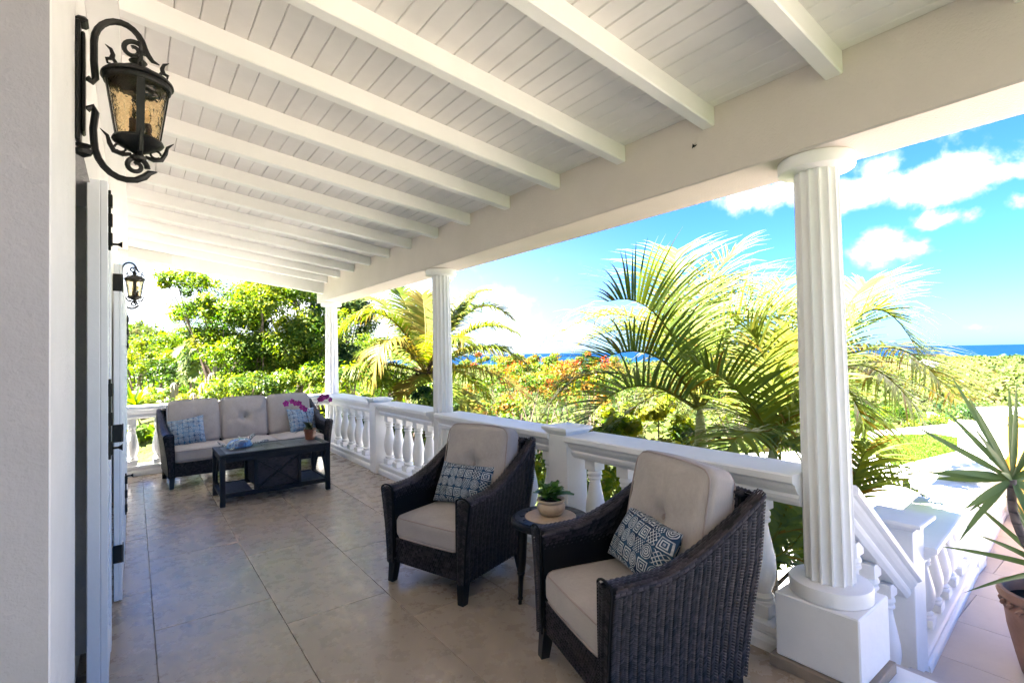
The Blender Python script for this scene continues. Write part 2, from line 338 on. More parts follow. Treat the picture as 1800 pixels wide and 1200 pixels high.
class MB:
    def __init__(s): s.v = []; s.f = []
    def add(s, v, f): n = len(s.v); s.v += [tuple(p) for p in v]; s.f += [tuple(i+n for i in q) for q in f]; return s
    def box(s, x0, x1, y0, y1, z0, z1, c=0.0):
        if c <= 0:
            v = [(x, y, z) for z in (z0, z1) for (x, y) in ((x0, y0), (x1, y0), (x1, y1), (x0, y1))]
            return s.add(v, [(0, 3, 2, 1), (4, 5, 6, 7), (0, 1, 5, 4), (1, 2, 6, 5), (2, 3, 7, 6), (3, 0, 4, 7)])
        v = []; r = [(x0, x1, y0, y1, z0, c), (x0, x1, y0, y1, z0+c, 0), (x0, x1, y0, y1, z1-c, 0), (x0, x1, y0, y1, z1, c)]
        f = []
        for (a, b, d, e, z, i) in r:
            v += [(a+c, d+i, z), (b-c, d+i, z), (b-i, d+c, z), (b-i, e-c, z), (b-c, e-i, z), (a+c, e-i, z), (a+i, e-c, z), (a+i, d+c, z)]
        for k in range(3):
            for j in range(8): f.append((k*8+j, k*8+(j+1) % 8, (k+1)*8+(j+1) % 8, (k+1)*8+j))
        f += [tuple(range(7, -1, -1)), tuple(range(24, 32))]
        return s.add(v, f)
    def bar(s, a, b, w, h, up=(0, 0, 1)):
        a, b = Vector(a), Vector(b); d = (b-a).normalized(); u = Vector(up); sx = d.cross(u).normalized(); u = sx.cross(d)
        v = [p + sx*i*w/2 + u*j*h/2 for p in (a, b) for (i, j) in ((-1, -1), (1, -1), (1, 1), (-1, 1))]
        return s.add(v, [(3, 2, 1, 0), (4, 5, 6, 7), (0, 1, 5, 4), (1, 2, 6, 5), (2, 3, 7, 6), (3, 0, 4, 7)])
    def tube(s, pts, rad, n=8, caps=True):
        pts = [Vector(p) for p in pts]; R = rad if hasattr(rad, '__len__') else [rad]*len(pts); v = []; f = []
        t0 = (pts[1]-pts[0]).normalized(); ref = Vector((0, 0, 1)) if abs(t0.z) < .9 else Vector((1, 0, 0)); sx = t0.cross(ref).normalized()
        for i, p in enumerate(pts):
            t = (pts[min(i+1, len(pts)-1)]-pts[max(i-1, 0)]).normalized()
            sx = (sx - t*sx.dot(t)); sx = sx.normalized() if sx.length > 1e-6 else t.orthogonal().normalized(); sy = t.cross(sx)
            v += [p + (sx*math.cos(2*PI*k/n) + sy*math.sin(2*PI*k/n))*R[i] for k in range(n)]
        for i in range(len(pts)-1):
            for k in range(n): f.append((i*n+k, i*n+(k+1) % n, (i+1)*n+(k+1) % n, (i+1)*n+k))
        if caps: f += [tuple(range(n-1, -1, -1)), tuple(range((len(pts)-1)*n, len(pts)*n))]
        return s.add(v, f)
    def lathe(s, prof, n=24, c=(0, 0, 0), caps=True):
        v = []; f = []
        for (r, z) in prof: v += [(c[0]+r*math.cos(2*PI*k/n), c[1]+r*math.sin(2*PI*k/n), c[2]+z) for k in range(n)]
        for i in range(len(prof)-1):
            for k in range(n): f.append((i*n+k, i*n+(k+1) % n, (i+1)*n+(k+1) % n, (i+1)*n+k))
        if caps: f += [tuple(range(n-1, -1, -1)), tuple(range((len(prof)-1)*n, len(prof)*n))]
        return s.add(v, f)
    def sweep(s, prof, a, b):
        """extrude a closed (side, z) profile from a to b; the ends stay vertical, so it may slope"""
        a, b = Vector(a), Vector(b); d = (b-a); h = Vector((d.x, d.y, 0)).normalized(); sx = Vector((h.y, -h.x, 0)); n = len(prof)
        v = [p + sx*q[0] + Vector((0, 0, q[1])) for p in (a, b) for q in prof]
        f = [(k, (k+1) % n, n+(k+1) % n, n+k) for k in range(n)] + [tuple(range(n-1, -1, -1)), tuple(range(n, 2*n))]
        return s.add(v, f)
    def mesh(s, name):
        me = bpy.data.meshes.new(name); me.from_pydata(s.v, [], s.f)
        bm = bmesh.new(); bm.from_mesh(me); bmesh.ops.recalc_face_normals(bm, faces=bm.faces); bm.to_mesh(me); bm.free(); return me
    def build(s, name, mat, parent=None, smooth=False, angle=40): return link(name, s.mesh(name), mat, parent, smooth, angle=angle)
def grid_faces(nu, nv, wrap=False):
    i, j = np.meshgrid(np.arange(nu-(0 if wrap else 1)), np.arange(nv-1), indexing='ij'); i2 = (i+1) % nu
    return np.stack([i*nv+j, i2*nv+j, i2*nv+j+1, i*nv+j+1], -1).reshape(-1, 4)
def copy_tree(o, loc=None, rz=None, label=None, parent=None):
    c = o.copy(); COL.objects.link(c)
    if parent is not None: c.parent = parent
    if loc is not None: c.location = loc
    if rz is not None: c.rotation_euler = (0, 0, rz)
    if label: c['label'] = label
    for ch in [x for x in bpy.data.objects if x.parent == o]: copy_tree(ch, parent=c)
    return c

# ------------------------------------------------------------------ terrain and sea
SEA_Z = -30.0
def smooth(a, b, x): t = np.clip((x-a)/(b-a), 0, 1); return t*t*(3-2*t)
def ground_z(x, y):
    x = np.asarray(x, float); y = np.asarray(y, float)
    z = -1.5 - 1.6*smooth(3.0, 9.0, x)                 # garden, lower beyond the balustrade
    z = z - 4.0*smooth(11, 40, x+.15*y) - 20.5*smooth(35, 190, x+.25*y)
    az_ = x/np.maximum(y, 1.0)
    hill = .9*smooth(9, 16, y)*smooth(6, 0, x) + 5.0*smooth(22, 80, y)*smooth(.56, .42, az_)*smooth(260, 150, y)
    z = z + hill - 24.0*smooth(150, 600, y)*smooth(60, -100, x)
    z = z - 3.0*smooth(-6, -40, y)
    r = np.hypot(x, y); d = r
    coast = 1500 + 260*np.sin(np.arctan2(x, y)*5+1.0)
    z = z*(1-smooth(coast-60, coast+30, d)) + (SEA_Z-6)*smooth(coast-60, coast+30, d)
    z = np.maximum(z, SEA_Z-6) + .6*np.sin(x*.07)*np.cos(y*.06)*smooth(25, 80, r)
    return z
def build_ground():
    ang = np.linspace(0, 2*PI, 181)[:-1]; rad = np.concatenate([np.linspace(0, 14, 24), np.geomspace(15, 3000, 120)])
    A, R_ = np.meshgrid(ang, rad, indexing='ij'); X = R_*np.sin(A); Y = R_*np.cos(A)
    V = np.stack([X, Y, ground_z(X, Y)], -1); props(npmesh('ground', V, grid_faces(len(ang), len(rad), True)[:, ::-1], 'ground', smooth=True), 'scrubby hillside falling to a flat green coastal plain', kind='structure')
build_ground()
s_ = MB(); s_.add([(28000*math.cos(2*PI*k/96), 28000*math.sin(2*PI*k/96), SEA_Z) for k in range(96)], [tuple(range(96))])
props(s_.build('sea', 'sea'), 'deep blue sea under the horizon', kind='structure')

# ------------------------------------------------------------------ foliage machinery
def leaf_quads(c, n, L, Wd, fold=.15):
    c = np.asarray(c); N = len(c); n = n/np.linalg.norm(n, axis=1, keepdims=True)
    r = rng.normal(size=(N, 3)); d = np.cross(n, r); d /= np.linalg.norm(d, axis=1, keepdims=True); s = np.cross(n, d)
    L = np.broadcast_to(L, (N,))[:, None]; Wd = np.broadcast_to(Wd, (N,))[:, None]
    V = np.stack([c-d*L/2, c+s*Wd/2+n*L*fold, c+d*L/2, c-s*Wd/2+n*L*fold], 1)
    F = np.arange(N*4).reshape(N, 4); return V.reshape(-1, 3), F
def crown_points(center, rad, nclump, nleaf, clump_r, low=-.35):
    """leaf clumps spread through an ellipsoid's volume; returns points, outward normals and a clump index"""
    d = rng.normal(size=(nclump, 3)); d /= np.linalg.norm(d, axis=1, keepdims=True); d[:, 2] = np.where(d[:, 2] < low, -d[:, 2]*.6, d[:, 2])
    rr = rng.uniform(.45, 1.0, (nclump, 1))**.6; cc = np.array(center)+d*rr*np.array(rad)
    cr = clump_r*rng.uniform(.6, 1.35, (nclump, 1))
    idx = rng.integers(0, nclump, nleaf); q = rng.normal(size=(nleaf, 3)); q /= np.linalg.norm(q, axis=1, keepdims=True)
    p = cc[idx] + q*cr[idx]*rng.uniform(.35, 1.0, (nleaf, 1))*np.array([1, 1, .72])
    nrm = q*.8 + rng.normal(size=(nleaf, 3))*.55 + np.array([0, 0, .55]); return p, nrm, idx, cc
def foliage(name, blobs, leaf, mat, parent, tintc=.5, spread=.22, clumpvar=.25, asp=.45, red=0):
    """blobs: (center, (rx,ry,rz), nclump, nleaf, clump_r)"""
    Vs = []; Fs = []; Ts = []; off = 0; allc = []
    for (c, r, k, n, cr) in blobs:
        p, nr, idx, cc = crown_points(c, r, k, n, cr); allc += [tuple(x) for x in cc]
        L = leaf*rng.uniform(.6, 1.35, n); V, F = leaf_quads(p, nr, L, L*asp); Vs.append(V); Fs.append(F+off); off += len(V)
        ct = rng.normal(0, clumpvar, k)
        t = tintc + ct[idx] + rng.normal(0, spread, n)
        if red:
            t = np.clip(t, 0, .58); isr = rng.uniform(size=k) < red; up = nr[:, 2] > -.2
            t = np.where(isr[idx] & up & (rng.uniform(size=n) < .75), rng.uniform(.7, 1, n), t)
        Ts.append(np.clip(t, 0, 1))
    V = np.concatenate(Vs); F = np.concatenate(Fs); T = np.concatenate(Ts); wc = V[F[:, 0]] + np.array(parent.location)
    keep = ~((wc[:, 0] < 2.95) & (wc[:, 1] < 8.75) & (wc[:, 0] > -4)) & ~((wc[:, 1] < 1.45) & (wc[:, 0] < 20))       # nothing grows through the veranda or the deck
    F = F[keep]; T = T[keep]; V = V[F.ravel()]; F = np.arange(len(V)).reshape(-1, 4)
    pl = parent.location; allc = [c for c in allc if not ((c[0]+pl.x < 2.95 and c[1]+pl.y < 8.75) or (c[1]+pl.y < 1.5 and c[0]+pl.x < 20))] or [(0, 0, .1)]
    o = npmesh(name, V, F, mat, parent, tint=T); return o, allc
def limbs(name, base, tips, r0, mat, parent, bend=.25, n=6):
    m = MB(); base = Vector(base)
    for tp in tips:
        tp = Vector(tp); mid = base.lerp(tp, .45) + Vector((random.uniform(-bend, bend), random.uniform(-bend, bend), random.uniform(0, bend)))
        pts = []
        for i in range(7):
            t = i/6; pts.append(base*(1-t)**2 + mid*2*t*(1-t) + tp*t*t + Vector((random.uniform(-1, 1), random.uniform(-1, 1), 0))*.03*(i not in (0, 6)))
        m.tube(pts, [r0*(1-.86*(i/6)**.8) for i in range(7)], n)
    return m.build(name, mat, parent, smooth=True)
def plant_thing(name, label, cat, base, group=None): return thing(name, label, cat, base, 0, group)
def bush(name, label, px, py, depth, r, nclump, nleaf, leaf, mat='leaf_yel', tintc=.5, cat='bush', group=None, asp=.45, clump=None, red=0, ground=None, trunk=True, r0=.05):
    c = at(px, py, depth); gz = float(ground_z(c.x, c.y)) if ground is None else ground
    t = plant_thing(name, label, cat, (c.x, c.y, gz), group); lc = c - Vector((c.x, c.y, gz))
    o, cc = foliage('foliage', [(tuple(lc), r, nclump, nleaf, clump or min(r)*.33)], leaf, mat, t, tintc, asp=asp, red=red)
    if trunk: limbs('stem', (0, 0, -.1), random.sample(cc, min(9, len(cc))), r0, 'bark', t)
    return t

# ================================================================== LARGE STRUCTURE
DECK = -0.47
def tiled_floor(name, label, mat, xs, rows, z, base_box, th=.010):
    """rows: for each strip between xs[i] and xs[i+1] the list of joint ys"""
    m = MB(); m.box(*base_box); fl = m.build(name, 'grout'); props(fl, label, kind='structure'); g = .0016
    for i in range(len(xs)-1):
        for j in range(len(rows[i])-1):
            y0, y1 = rows[i][j], rows[i][j+1]
            if y1-y0 < .03: continue
            t = MB(); t.box(xs[i]+g, xs[i+1]-g, y0+g, y1-g, z-th, z+random.uniform(-.0004, .0004), .0016); t.build('tile', mat, fl)
    return fl
T0, TW, TL = .0923, .5973, 1.24
xs = [-.22] + [T0+k*TW for k in range(0, 4)] + [2.52]
offs = [4.10, 3.476, 3.088, 3.944, 3.30, 3.70]
def joints(o, y0, y1, L=TL):
    k0 = math.ceil((y0-o)/L); r = [y0]; k = k0
    while o+k*L < y1: r.append(o+k*L); k += 1
    return r+[y1]
Y0F, Y1F = -3.0, 8.24
tiled_floor('veranda_floor', 'large beige stone tiles in running bond on the veranda', 'tile', xs, [joints(offs[i], Y0F, Y1F) for i in range(len(xs)-1)], 0.0, (-.22, 2.56, Y0F, 8.50, -.25, -.008))
# slab edge under the balustrade
m = MB(); m.box(2.562, 2.86, -3, 8.62, -.9, .0); m.box(-.22, 2.56, 8.502, 8.62, -.9, .0); m.box(-1.0, -.221, 1.5, 8.4, -.9, -.002); m.box(-.2, 2.8, -2.9, 8.45, -3.2, -.26)
props(m.build('veranda_slab', 'white', ), 'white rendered edge of the veranda slab', kind='structure')

# house wall with the doorway recess -------------------------------------------------
wall = thing('house_wall', 'cream rendered house wall along the left side of the veranda', 'wall', (-.156, 1.6, 0))
def wbox(name, mat, x0, x1, y0, y1, z0, z1, c=.0):
    m = MB(); m.box(x0+.156, x1+.156, y0-1.6, y1-1.6, z0, z1, c); return m.build(name, mat, wall)
wbox('wall_pier', 'wall', -.50, -.156, 1.60, 2.25, 0, 3.12, .012)
wbox('wall_above_doors', 'wall', -.50, -.1565, 2.251, 8.36, 2.32, 3.12)
wbox('wall_pier', 'wall', -.50, -.156, 3.45, 4.05, 0, 2.319)
wbox('wall_pier', 'wall', -.50, -.156, 5.25, 5.45, 0, 2.319)
wbox('wall_pier', 'wall', -.50, -.156, 6.9, 8.36, 0, 2.319)
wbox('unlit_room_slab', 'dark', -.62, -.505, 2.0, 8.3, 0, 2.6)  # flat slab behind the doorways, the room's shade put into its colour
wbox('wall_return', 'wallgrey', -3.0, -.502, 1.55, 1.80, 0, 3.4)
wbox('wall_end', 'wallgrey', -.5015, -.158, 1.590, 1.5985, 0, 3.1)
wbox('end_wall', 'wall', -4.0, -.502, 8.1, 8.36, -2, 3.4)
wbox('unseen_side_wall', 'wall', -1.25, -1.0, -3, 1.549, 0, 3.25)  # unseen wall left of the camera, added to block light
wbox('skirting', 'skirt', -.1555, -.145, 1.7, 2.25, 0, .08, .002)

# roof: sloping boards, joists, beam, fascia ------------------------------------------
def zc(x): return 3.072-.123*x
roof = thing('veranda_roof', 'sloping white boarded veranda ceiling on exposed joists', 'roof', (1.2, 3, 2.9))
RL = Vector((-1.2, -3, -2.9))
def rbox(name, mat, pts_x, y0, y1, h0, h1, c=0):
    """box between x0,x1 that follows the slope; h0,h1 above the ceiling line"""
    x0, x1 = pts_x; v = []
    for y in (y0, y1):
        for (x, h) in ((x0, h0), (x1, h0), (x1, h1), (x0, h1)): v.append(Vector((x, y, zc(x)+h)) + RL)
    m = MB(); m.add(v, [(3, 2, 1, 0), (4, 5, 6, 7), (0, 1, 5, 4), (1, 2, 6, 5), (2, 3, 7, 6), (3, 0, 4, 7)])
    return m
BW = .0975; nb = 0; x = -.05
while x < 2.4396:
    x1 = min(x+BW, 2.4397); v = []; g = .0012; ch = .004
    prof = [(x+g, 0.004), (x+g+ch, 0), (x1-g-ch, 0), (x1-g, .004), (x1-g, .018), (x+g, .018)]
    for y in (Y0F, 8.70): v += [Vector((a, y, zc(a)+b)) + RL for a, b in prof]
    mm = MB(); k = 6; mm.add(v, [(i, (i+1) % k, k+(i+1) % k, k+i) for i in range(k)] + [tuple(range(k-1, -1, -1)), tuple(range(k, 2*k))])
    mm.build('ceiling_board', 'board', roof); x += BW
rbox('', '', (-4.2, 3.08), Y0F, 8.95, .022, .14).build('roof_deck', 'board', roof)
JY = [.832+.598*k for k in range(-6, 13)]
for y in JY:
    x0, x1, w, h = -.045, 2.4385, .072, .098; v = []; c = .006
    for xx in (x0, x1):
        zz = zc(xx); v += [Vector(p)+RL for p in ((xx, y, zz), (xx, y+w, zz), (xx, y+w, zz-h+c), (xx, y+w-c, zz-h), (xx, y+c, zz-h), (xx, y, zz-h+c))]
    mm = MB(); mm.add(v, [(i, (i+1) % 6, 6+(i+1) % 6, 6+i) for i in range(6)] + [tuple(range(5, -1, -1)), tuple(range(6, 12))]); mm.build('joist', 'joist', roof)
rbox('', '', (-.1545, -.047), Y0F, 8.5, -.13, .020).build('ledger', 'joist', roof)
def rb(name, mat, *b, c=.0): m = MB(); m.box(b[0]-1.2, b[1]-1.2, b[2]-3, b[3]-3, b[4]-2.9, b[5]-2.9, c); return m.build(name, mat, roof)
rb('beam', 'beam', 2.44, 2.80, Y0F, 8.60, 2.40, 2.79, c=.008)
rb('outer_fascia', 'joist', 2.802, 2.84, Y0F, 8.60, 2.45, 2.73, c=.004)
rb('eave_board', 'joist', 2.842, 3.10, Y0F, 8.93, 2.62, 2.66)
rb('gutter', 'joist', 3.102, 3.21, Y0F, 9.05, 2.54, 2.67, c=.02)
rbox('', '', (-.15, 2.439), 8.20, 8.30, -.25, -.001).build('end_rafter', 'joist', roof)
rbox('', '', (-.15, 2.439), 8.302, 8.42, -.20, -.001).build('end_rafter', 'joist', roof)
rbox('', '', (-.15, 3.09), 8.90, 8.94, -.03, .02).build('end_fascia', 'joist', roof)
rbox('', '', (-.05, .42), 8.16, 8.199, -.22, -.10).build('rafter_panel', 'board', roof)

# columns -------------------------------------------------------------------------
def column(y, label, skirt=True):
    t = thing('column', label, 'column', (2.617, y, 0), 0, 'fluted veranda columns')
    NF, S = 14, 12; n = NF*S; v = []; zs = [.416, .5, 1.1, 1.8, 2.3, 2.345]
    for z in zs:
        R = .104 - .010*max(0, (z-.8)/1.5); 
        for k in range(n):
            ph = (k % S)/S; dpt = .013*math.sin(PI*(ph-.16)/.84)**.6 if .17 < ph < .99 else 0
            r = R-dpt; v.append((r*math.cos(2*PI*k/n), r*math.sin(2*PI*k/n), z))
    m = MB(); m.add(v, [(i*n+k, i*n+(k+1) % n, (i+1)*n+(k+1) % n, (i+1)*n+k) for i in range(len(zs)-1) for k in range(n)]); m.build('shaft', 'white', t)
    m = MB(); m.lathe([(.10, 2.335), (.135, 2.336), (.158, 2.341), (.162, 2.350), (.162, 2.39), (.158, 2.3985)], 48); m.build('capital', 'white', t, True, 30)
    m = MB(); m.lathe([(.165, .347), (.170, .350), (.172, .40), (.168, .413), (.155, .417), (.10, .418)], 48); m.build('base_ring', 'white', t, True, 30)
    m = MB(); m.box(-.176, .176, -.176, .176, .0 if not skirt else .052, .346, .006); m.build('plinth', 'white', t)
    m = MB(); m.box(-.198, .176, -.198, .20, .0005, .052, .003); m.build('plinth_skirting', 'skirt', t)
    return t
column(1.022, 'fluted white column nearest the camera, beside the steps')
column(4.70, 'fluted white column halfway along the side balustrade, behind the armchair')
column(8.42, 'fluted white corner column at the far end, beyond the orchid')

# balustrades ---------------------------------------------------------------------
BAL_P = [(.058, 0), (.058, .066), (.050, .075), (.056, .085), (.058, .094), (.050, .104), (.043, .112), (.047, .122), (.058, .150), (.068, .195), (.0715, .240), (.069, .285), (.060, .335), (.050, .385), (.042, .430), (.038, .455), (.040, .468), (.050, .474), (.051, .484), (.045, .490), (.047, .500), (.053, .508), (.052, .520), (.046, .528), (.046, .535)]
def baluster_mesh():
    m = MB(); m.box(-.062, .062, -.062, .062, 0, .064, .003); m.lathe([(r, z) for r, z in BAL_P if z >= .064], 20); m.box(-.050, .050, -.050, .050, .536, .606, .003)
    me = m.mesh('baluster'); me.materials.append(M['white']); n = len(me.polygons)
    me.polygons.foreach_set('use_smooth', np.ones(n, bool)); me.set_sharp_from_angle(angle=math.radians(38)); return me
BALM = baluster_mesh()
RAIL_P = [(-.150, .905), (.150, .905), (.160, .898), (.160, .868), (.148, .858), (.135, .852), (.128, .835), (.112, .815), (.092, .800), (.098, .785), (.092, .765), (.072, .742), (-.072, .742), (-.092, .765), (-.098, .785), (-.092, .800), (-.112, .815), (-.128, .835), (-.135, .852), (-.148, .858), (-.160, .868), (-.160, .898)]
BASE_P = [(-.085, .130), (.085, .130), (.098, .122), (.098, .095), (.088, .085), (.088, .070), (.102, .060), (.108, .045), (.108, .0), (-.108, .0), (-.108, .045), (-.102, .060), (-.088, .070), (-.088, .085), (-.098, .095), (-.098, .122)]
def run(t, org, a, b, n, first=None, step_=None, e0=0, e1=0):
    """one run of rail, base and balusters of thing t from a to b (world xyz at floor level)"""
    a, b, o = Vector(a), Vector(b), Vector(org)
    dn = (b-a).normalized(); MB().sweep(RAIL_P, a-o-dn*e0, b-o+dn*e1).build('top_rail', 'white', t); MB().sweep(BASE_P, a-o, b-o).build('base_rail', 'white', t)
    for k in range(n):
        f = (k+.5)/n if first is None else first + k*step_
        p = a.lerp(b, f) - o; ob = bpy.data.objects.new('baluster', BALM); COL.objects.link(ob); ob.parent = t
        ob.location = p + Vector((0, 0, .132)); ob.rotation_euler = (0, 0, math.atan2((b-a).y, (b-a).x))
def post(t, org, x, y, z=0, w=.18, h=.93, cap=.245, name='post'):
    m = MB(); X, Y, Z = x-org[0], y-org[1], z-org[2]
    m.box(X-w/2, X+w/2, Y-w/2, Y+w/2, Z+.002, Z+h-.055, .004)
    hw, hc = w/2, cap/2; r = [(hw+.002, h-.0545), (hw+.010, h-.045), (hw+.024, h-.026), (hc-.004, h-.022), (hc, h-.016), (hc, h-.002), (hc-.006, h+.004)]
    v = [(X+sx*q, Y+sy*q, Z+zz) for q, zz in r for sx, sy in ((-1, -1), (1, -1), (1, 1), (-1, 1))]
    m.add(v, [(i*4+k, i*4+(k+1) % 4, (i+1)*4+(k+1) % 4, (i+1)*4+k) for i in range(len(r)-1) for k in range(4)] + [(3, 2, 1, 0), tuple(range(len(r)*4-4, len(r)*4))])
    m.build(name, 'white', t)
BX = 2.617
def side_balustrade(y0, yp, y1, label):
    o = (BX, (y0+y1)/2, 0); t = thing('balustrade', label, 'balustrade', o, 0, 'side balustrade of the veranda')
    n1 = round((yp-.1-y0)/.287); n2 = round((y1-yp-.1)/.287)
    run(t, o, (BX, y0, 0), (BX, yp-.088, 0), n1, e0=.094); run(t, o, (BX, yp+.088, 0), (BX, y1, 0), n2, e1=.094); post(t, o, BX-.04, yp, w=.20, h=.955, cap=.27)
side_balustrade(1.20, 2.76, 4.522, 'white balustrade with square post behind the two armchairs')
side_balustrade(4.878, 6.33, 8.242, 'white balustrade with square post between the middle column and the corner')
o = (1.1, 8.36, 0); t = thing('balustrade', 'white balustrade across the far end behind the sofa', 'balustrade', o)
run(t, o, (-.158, 8.36, 0), (2.44, 8.36, 0), 9, e1=.09)

# steps down to the deck, their sloping balustrade, newel and the deck balustrade
st = thing('steps', 'beige tiled steps down from the veranda to the lower deck', 'steps', (3.3, 0, DECK))
for k in range(3):
    m = MB(); x0 = 2.862 + .25*k; m.box(x0-3.3, x0+.249-3.3, -2.6, .93, -.02, .47-.1175*(k+1), .004); m.build('step', 'decktile', st)
m = MB(); m.box(2.561-3.3, 2.859-3.3, -2.6, .80, 0.43, .4695); m.build('landing_tread', 'decktile', st)
XN, YN = 3.70, 1.06
o = (3.2, YN, 0); t = thing('stair_balustrade', 'white sloping balustrade dropping from the nearest column to the newel post', 'balustrade', o)
SL = .74
a, b = Vector((2.71, YN, -.035)), Vector((XN-.10, YN, -.035-(XN-.10-2.71)*SL))
RP = [(s_*.85, z) for s_, z in RAIL_P]
MB().sweep([(s_, z-.02) for s_, z in RP], a-Vector(o), b-Vector(o)).build('top_rail', 'white', t)
MB().sweep([(s_*.95, z-.04) for s_, z in BASE_P], Vector((2.795, YN, -.035-.085*SL))-Vector(o), b-Vector(o)).build('base_rail', 'white', t)
for k in range(3):
    p = Vector((2.96+.235*k, YN, -.035-(2.96+.235*k-2.71)*SL))-Vector(o); ob = bpy.data.objects.new('baluster', BALM); COL.objects.link(ob); ob.parent = t; ob.location = p+Vector((0, 0, .085)); ob.scale = (1, 1, 1.06)
o2 = (XN, YN, DECK); nt = thing('newel_post', 'square white newel post with flared cap at the foot of the steps', 'post', o2)
post(nt, o2, XN, YN, DECK, w=.20, h=.945, cap=.30)
dirv = Vector((math.sin(math.radians(86)), math.cos(math.radians(86)), 0)); A0 = Vector((XN+.10, YN, DECK)); 
o3 = tuple(A0); dt = thing('deck_balustrade', 'white sunlit balustrade running away along the lower deck', 'balustrade', o3); dt.scale = (1, 1, .84)
L = 0.0; seg = 2.15
for k in range(4):
    p0 = A0+dirv*(L if k == 0 else L+.13); p1 = A0+dirv*(L+seg-.13)
    run(dt, o3, p0, p1, 7); post(dt, o3, *(A0+dirv*(L+seg)).xy, DECK, w=.24, h=.96, cap=.28); L += seg
# kerb of the deck below the balustrade
n_ = Vector((-dirv.y, dirv.x, 0))
dx = [2.9+.6*k for k in range(0, 36)]
rowsd = [joints(.42 + (.6 if k % 2 else 0), -9.0, 1.06 + max(0, (2.9+.6*(k+.5)-XN))*.0699, 1.2) for k in range(len(dx)-1)]
tiled_floor('deck_floor', 'beige tiled lower deck beside the garden balustrade', 'decktile', dx, rowsd, DECK, (2.9, 24.0, -12, 1.02, DECK-.4, DECK-.009))  # deck extended out of view, added so sunlit tiles bounce light under the roof
m = MB(); q0, q1 = A0-dirv*1.2, A0+dirv*16
vv = [q0-n_*.32, q1-n_*.32, q1+n_*.22, q0+n_*.22]
m.add([Vector((p.x, p.y, DECK-z)) for z in (3.0, .012) for p in vv], [(3, 2, 1, 0), (4, 5, 6, 7), (0, 1, 5, 4), (1, 2, 6, 5), (2, 3, 7, 6), (3, 0, 4, 7)])
props(m.build('deck_edge', 'white'), 'white rendered edge of the lower deck', kind='structure')

# lower courtyard paving, lawn, far walls ------------------------------------------
def sheet(name, pts, mat, label, th=.3):
    n = len(pts); m = MB(); m.add([Vector(p)-Vector((0, 0, th)) for p in pts]+[Vector(p) for p in pts], [tuple(range(n-1, -1, -1)), tuple(range(n, 2*n))]+[(i, (i+1) % n, n+(i+1) % n, n+i) for i in range(n)])
    return props(m.build(name, mat), label, kind='structure')
CZ = -3.0
def Pz(px, py, z): p = onz(px, py, z); return (p.x, p.y, z)
sheet('courtyard_paving', [(8.2, 2.4, CZ), (34, 1.2, CZ), (40, 7.0, CZ), (30, 10.5, CZ), (24, 9.6, CZ), (17, 14, CZ), (9.5, 9.0, CZ)], 'paving', 'sunlit white concrete courtyard below the deck', 5.0)
lawn = [Pz(x, y, CZ+.03) for x, y in [(1526, 794), (1588, 826), (1708, 800), (1722, 778), (1640, 764), (1545, 768)]]
lw = sheet('lawn', lawn, 'grass', 'bright green lawn patch in the courtyard', .02)
def blades(poly, n, h, mat, name, label):
    P = np.array(poly)[:, :2]; lo, hi = P.min(0), P.max(0); q = rng.uniform(lo, hi, (n*3, 2)); inside = np.zeros(len(q), bool)
    for i in range(len(P)):
        a, b = P[i], P[(i+1) % len(P)]; c = ((a[1] > q[:, 1]) != (b[1] > q[:, 1])) & (q[:, 0] < (b[0]-a[0])*(q[:, 1]-a[1])/(b[1]-a[1]+1e-9)+a[0]); inside ^= c
    q = q[inside][:n]; c = np.column_stack([q, np.full(len(q), poly[0][2]+h*.4)]); V, F = leaf_quads(c, rng.normal(size=(len(q), 3))*[1, 1, .4]+[0, 0, .3], h, h*.4)
    props(npmesh(name, V, F, mat, None, tint=rng.uniform(0, 1, len(q))), label, kind='stuff')
blades(lawn, 9000, .16, 'grass', 'lawn_grass', 'bright green grass of the courtyard lawn')
# curb walls round the paving
def low_wall(name, label, a, b, w, h, mat='white'):
    a, b = Vector(a), Vector(b); c = a.lerp(b, .5); t = MB(); d = (b-a); L_ = d.length; t.box(-L_/2, L_/2, -w/2, w/2, -.6, h-.06, .01); t.box(-L_/2-.02, L_/2+.02, -w/2-.04, w/2+.04, h-.0595, h, .008)
    o = t.build(name, mat); o.location = c; o.rotation_euler = (0, 0, math.atan2(d.y, d.x)); return props(o, label, 'wall')
low_wall('kerb_wall', 'low white kerb wall along the near side of the lawn', Pz(1560, 838, CZ), Pz(1740, 792, CZ), .3, .22)
low_wall('kerb_wall', 'low white kerb wall along the left side of the lawn', Pz(1508, 790, CZ), Pz(1584, 838, CZ), .3, .14)
low_wall('boundary_wall', 'long white boundary wall beyond the lawn, in front of the dark green trees', at(1636, 752, 34), at(1742, 800, 24), .3, .9)
low_wall('terrace_wall', 'white terrace wall under the yucca leaves', at(1700, 822, 15), at(1810, 770, 12), .3, .7)
gp = at(1774, 720, 10.5); t = thing('gate_pillar', 'white gate pillar with wide moulded cap beyond the potted yucca', 'pillar', (gp.x, gp.y, DECK-1.5))
hz_ = gp.z-(DECK-1.5)
m = MB(); m.box(-.26, .26, -.26, .26, 0, hz_-.32, .01); m.build('pillar_shaft', 'white', t)
m = MB(); m.lathe([(.42, -.33+hz_), (.46, -.28+hz_), (.52, -.14+hz_), (.60, -.10+hz_), (.60, hz_), (.55, .02+hz_)], 4); m.build('pillar_cap', 'white', t)
gp2 = at(1712, 745, 17); t = thing('lamp_post', 'slim white lamp post standing by the courtyard wall', 'lamp post', (gp2.x, gp2.y, CZ))
m = MB(); m.lathe([(.07, 0), (.07, .2), (.035, .25), (.03, gp2.z-CZ-.3)], 10); m.build('pole', 'white', t)
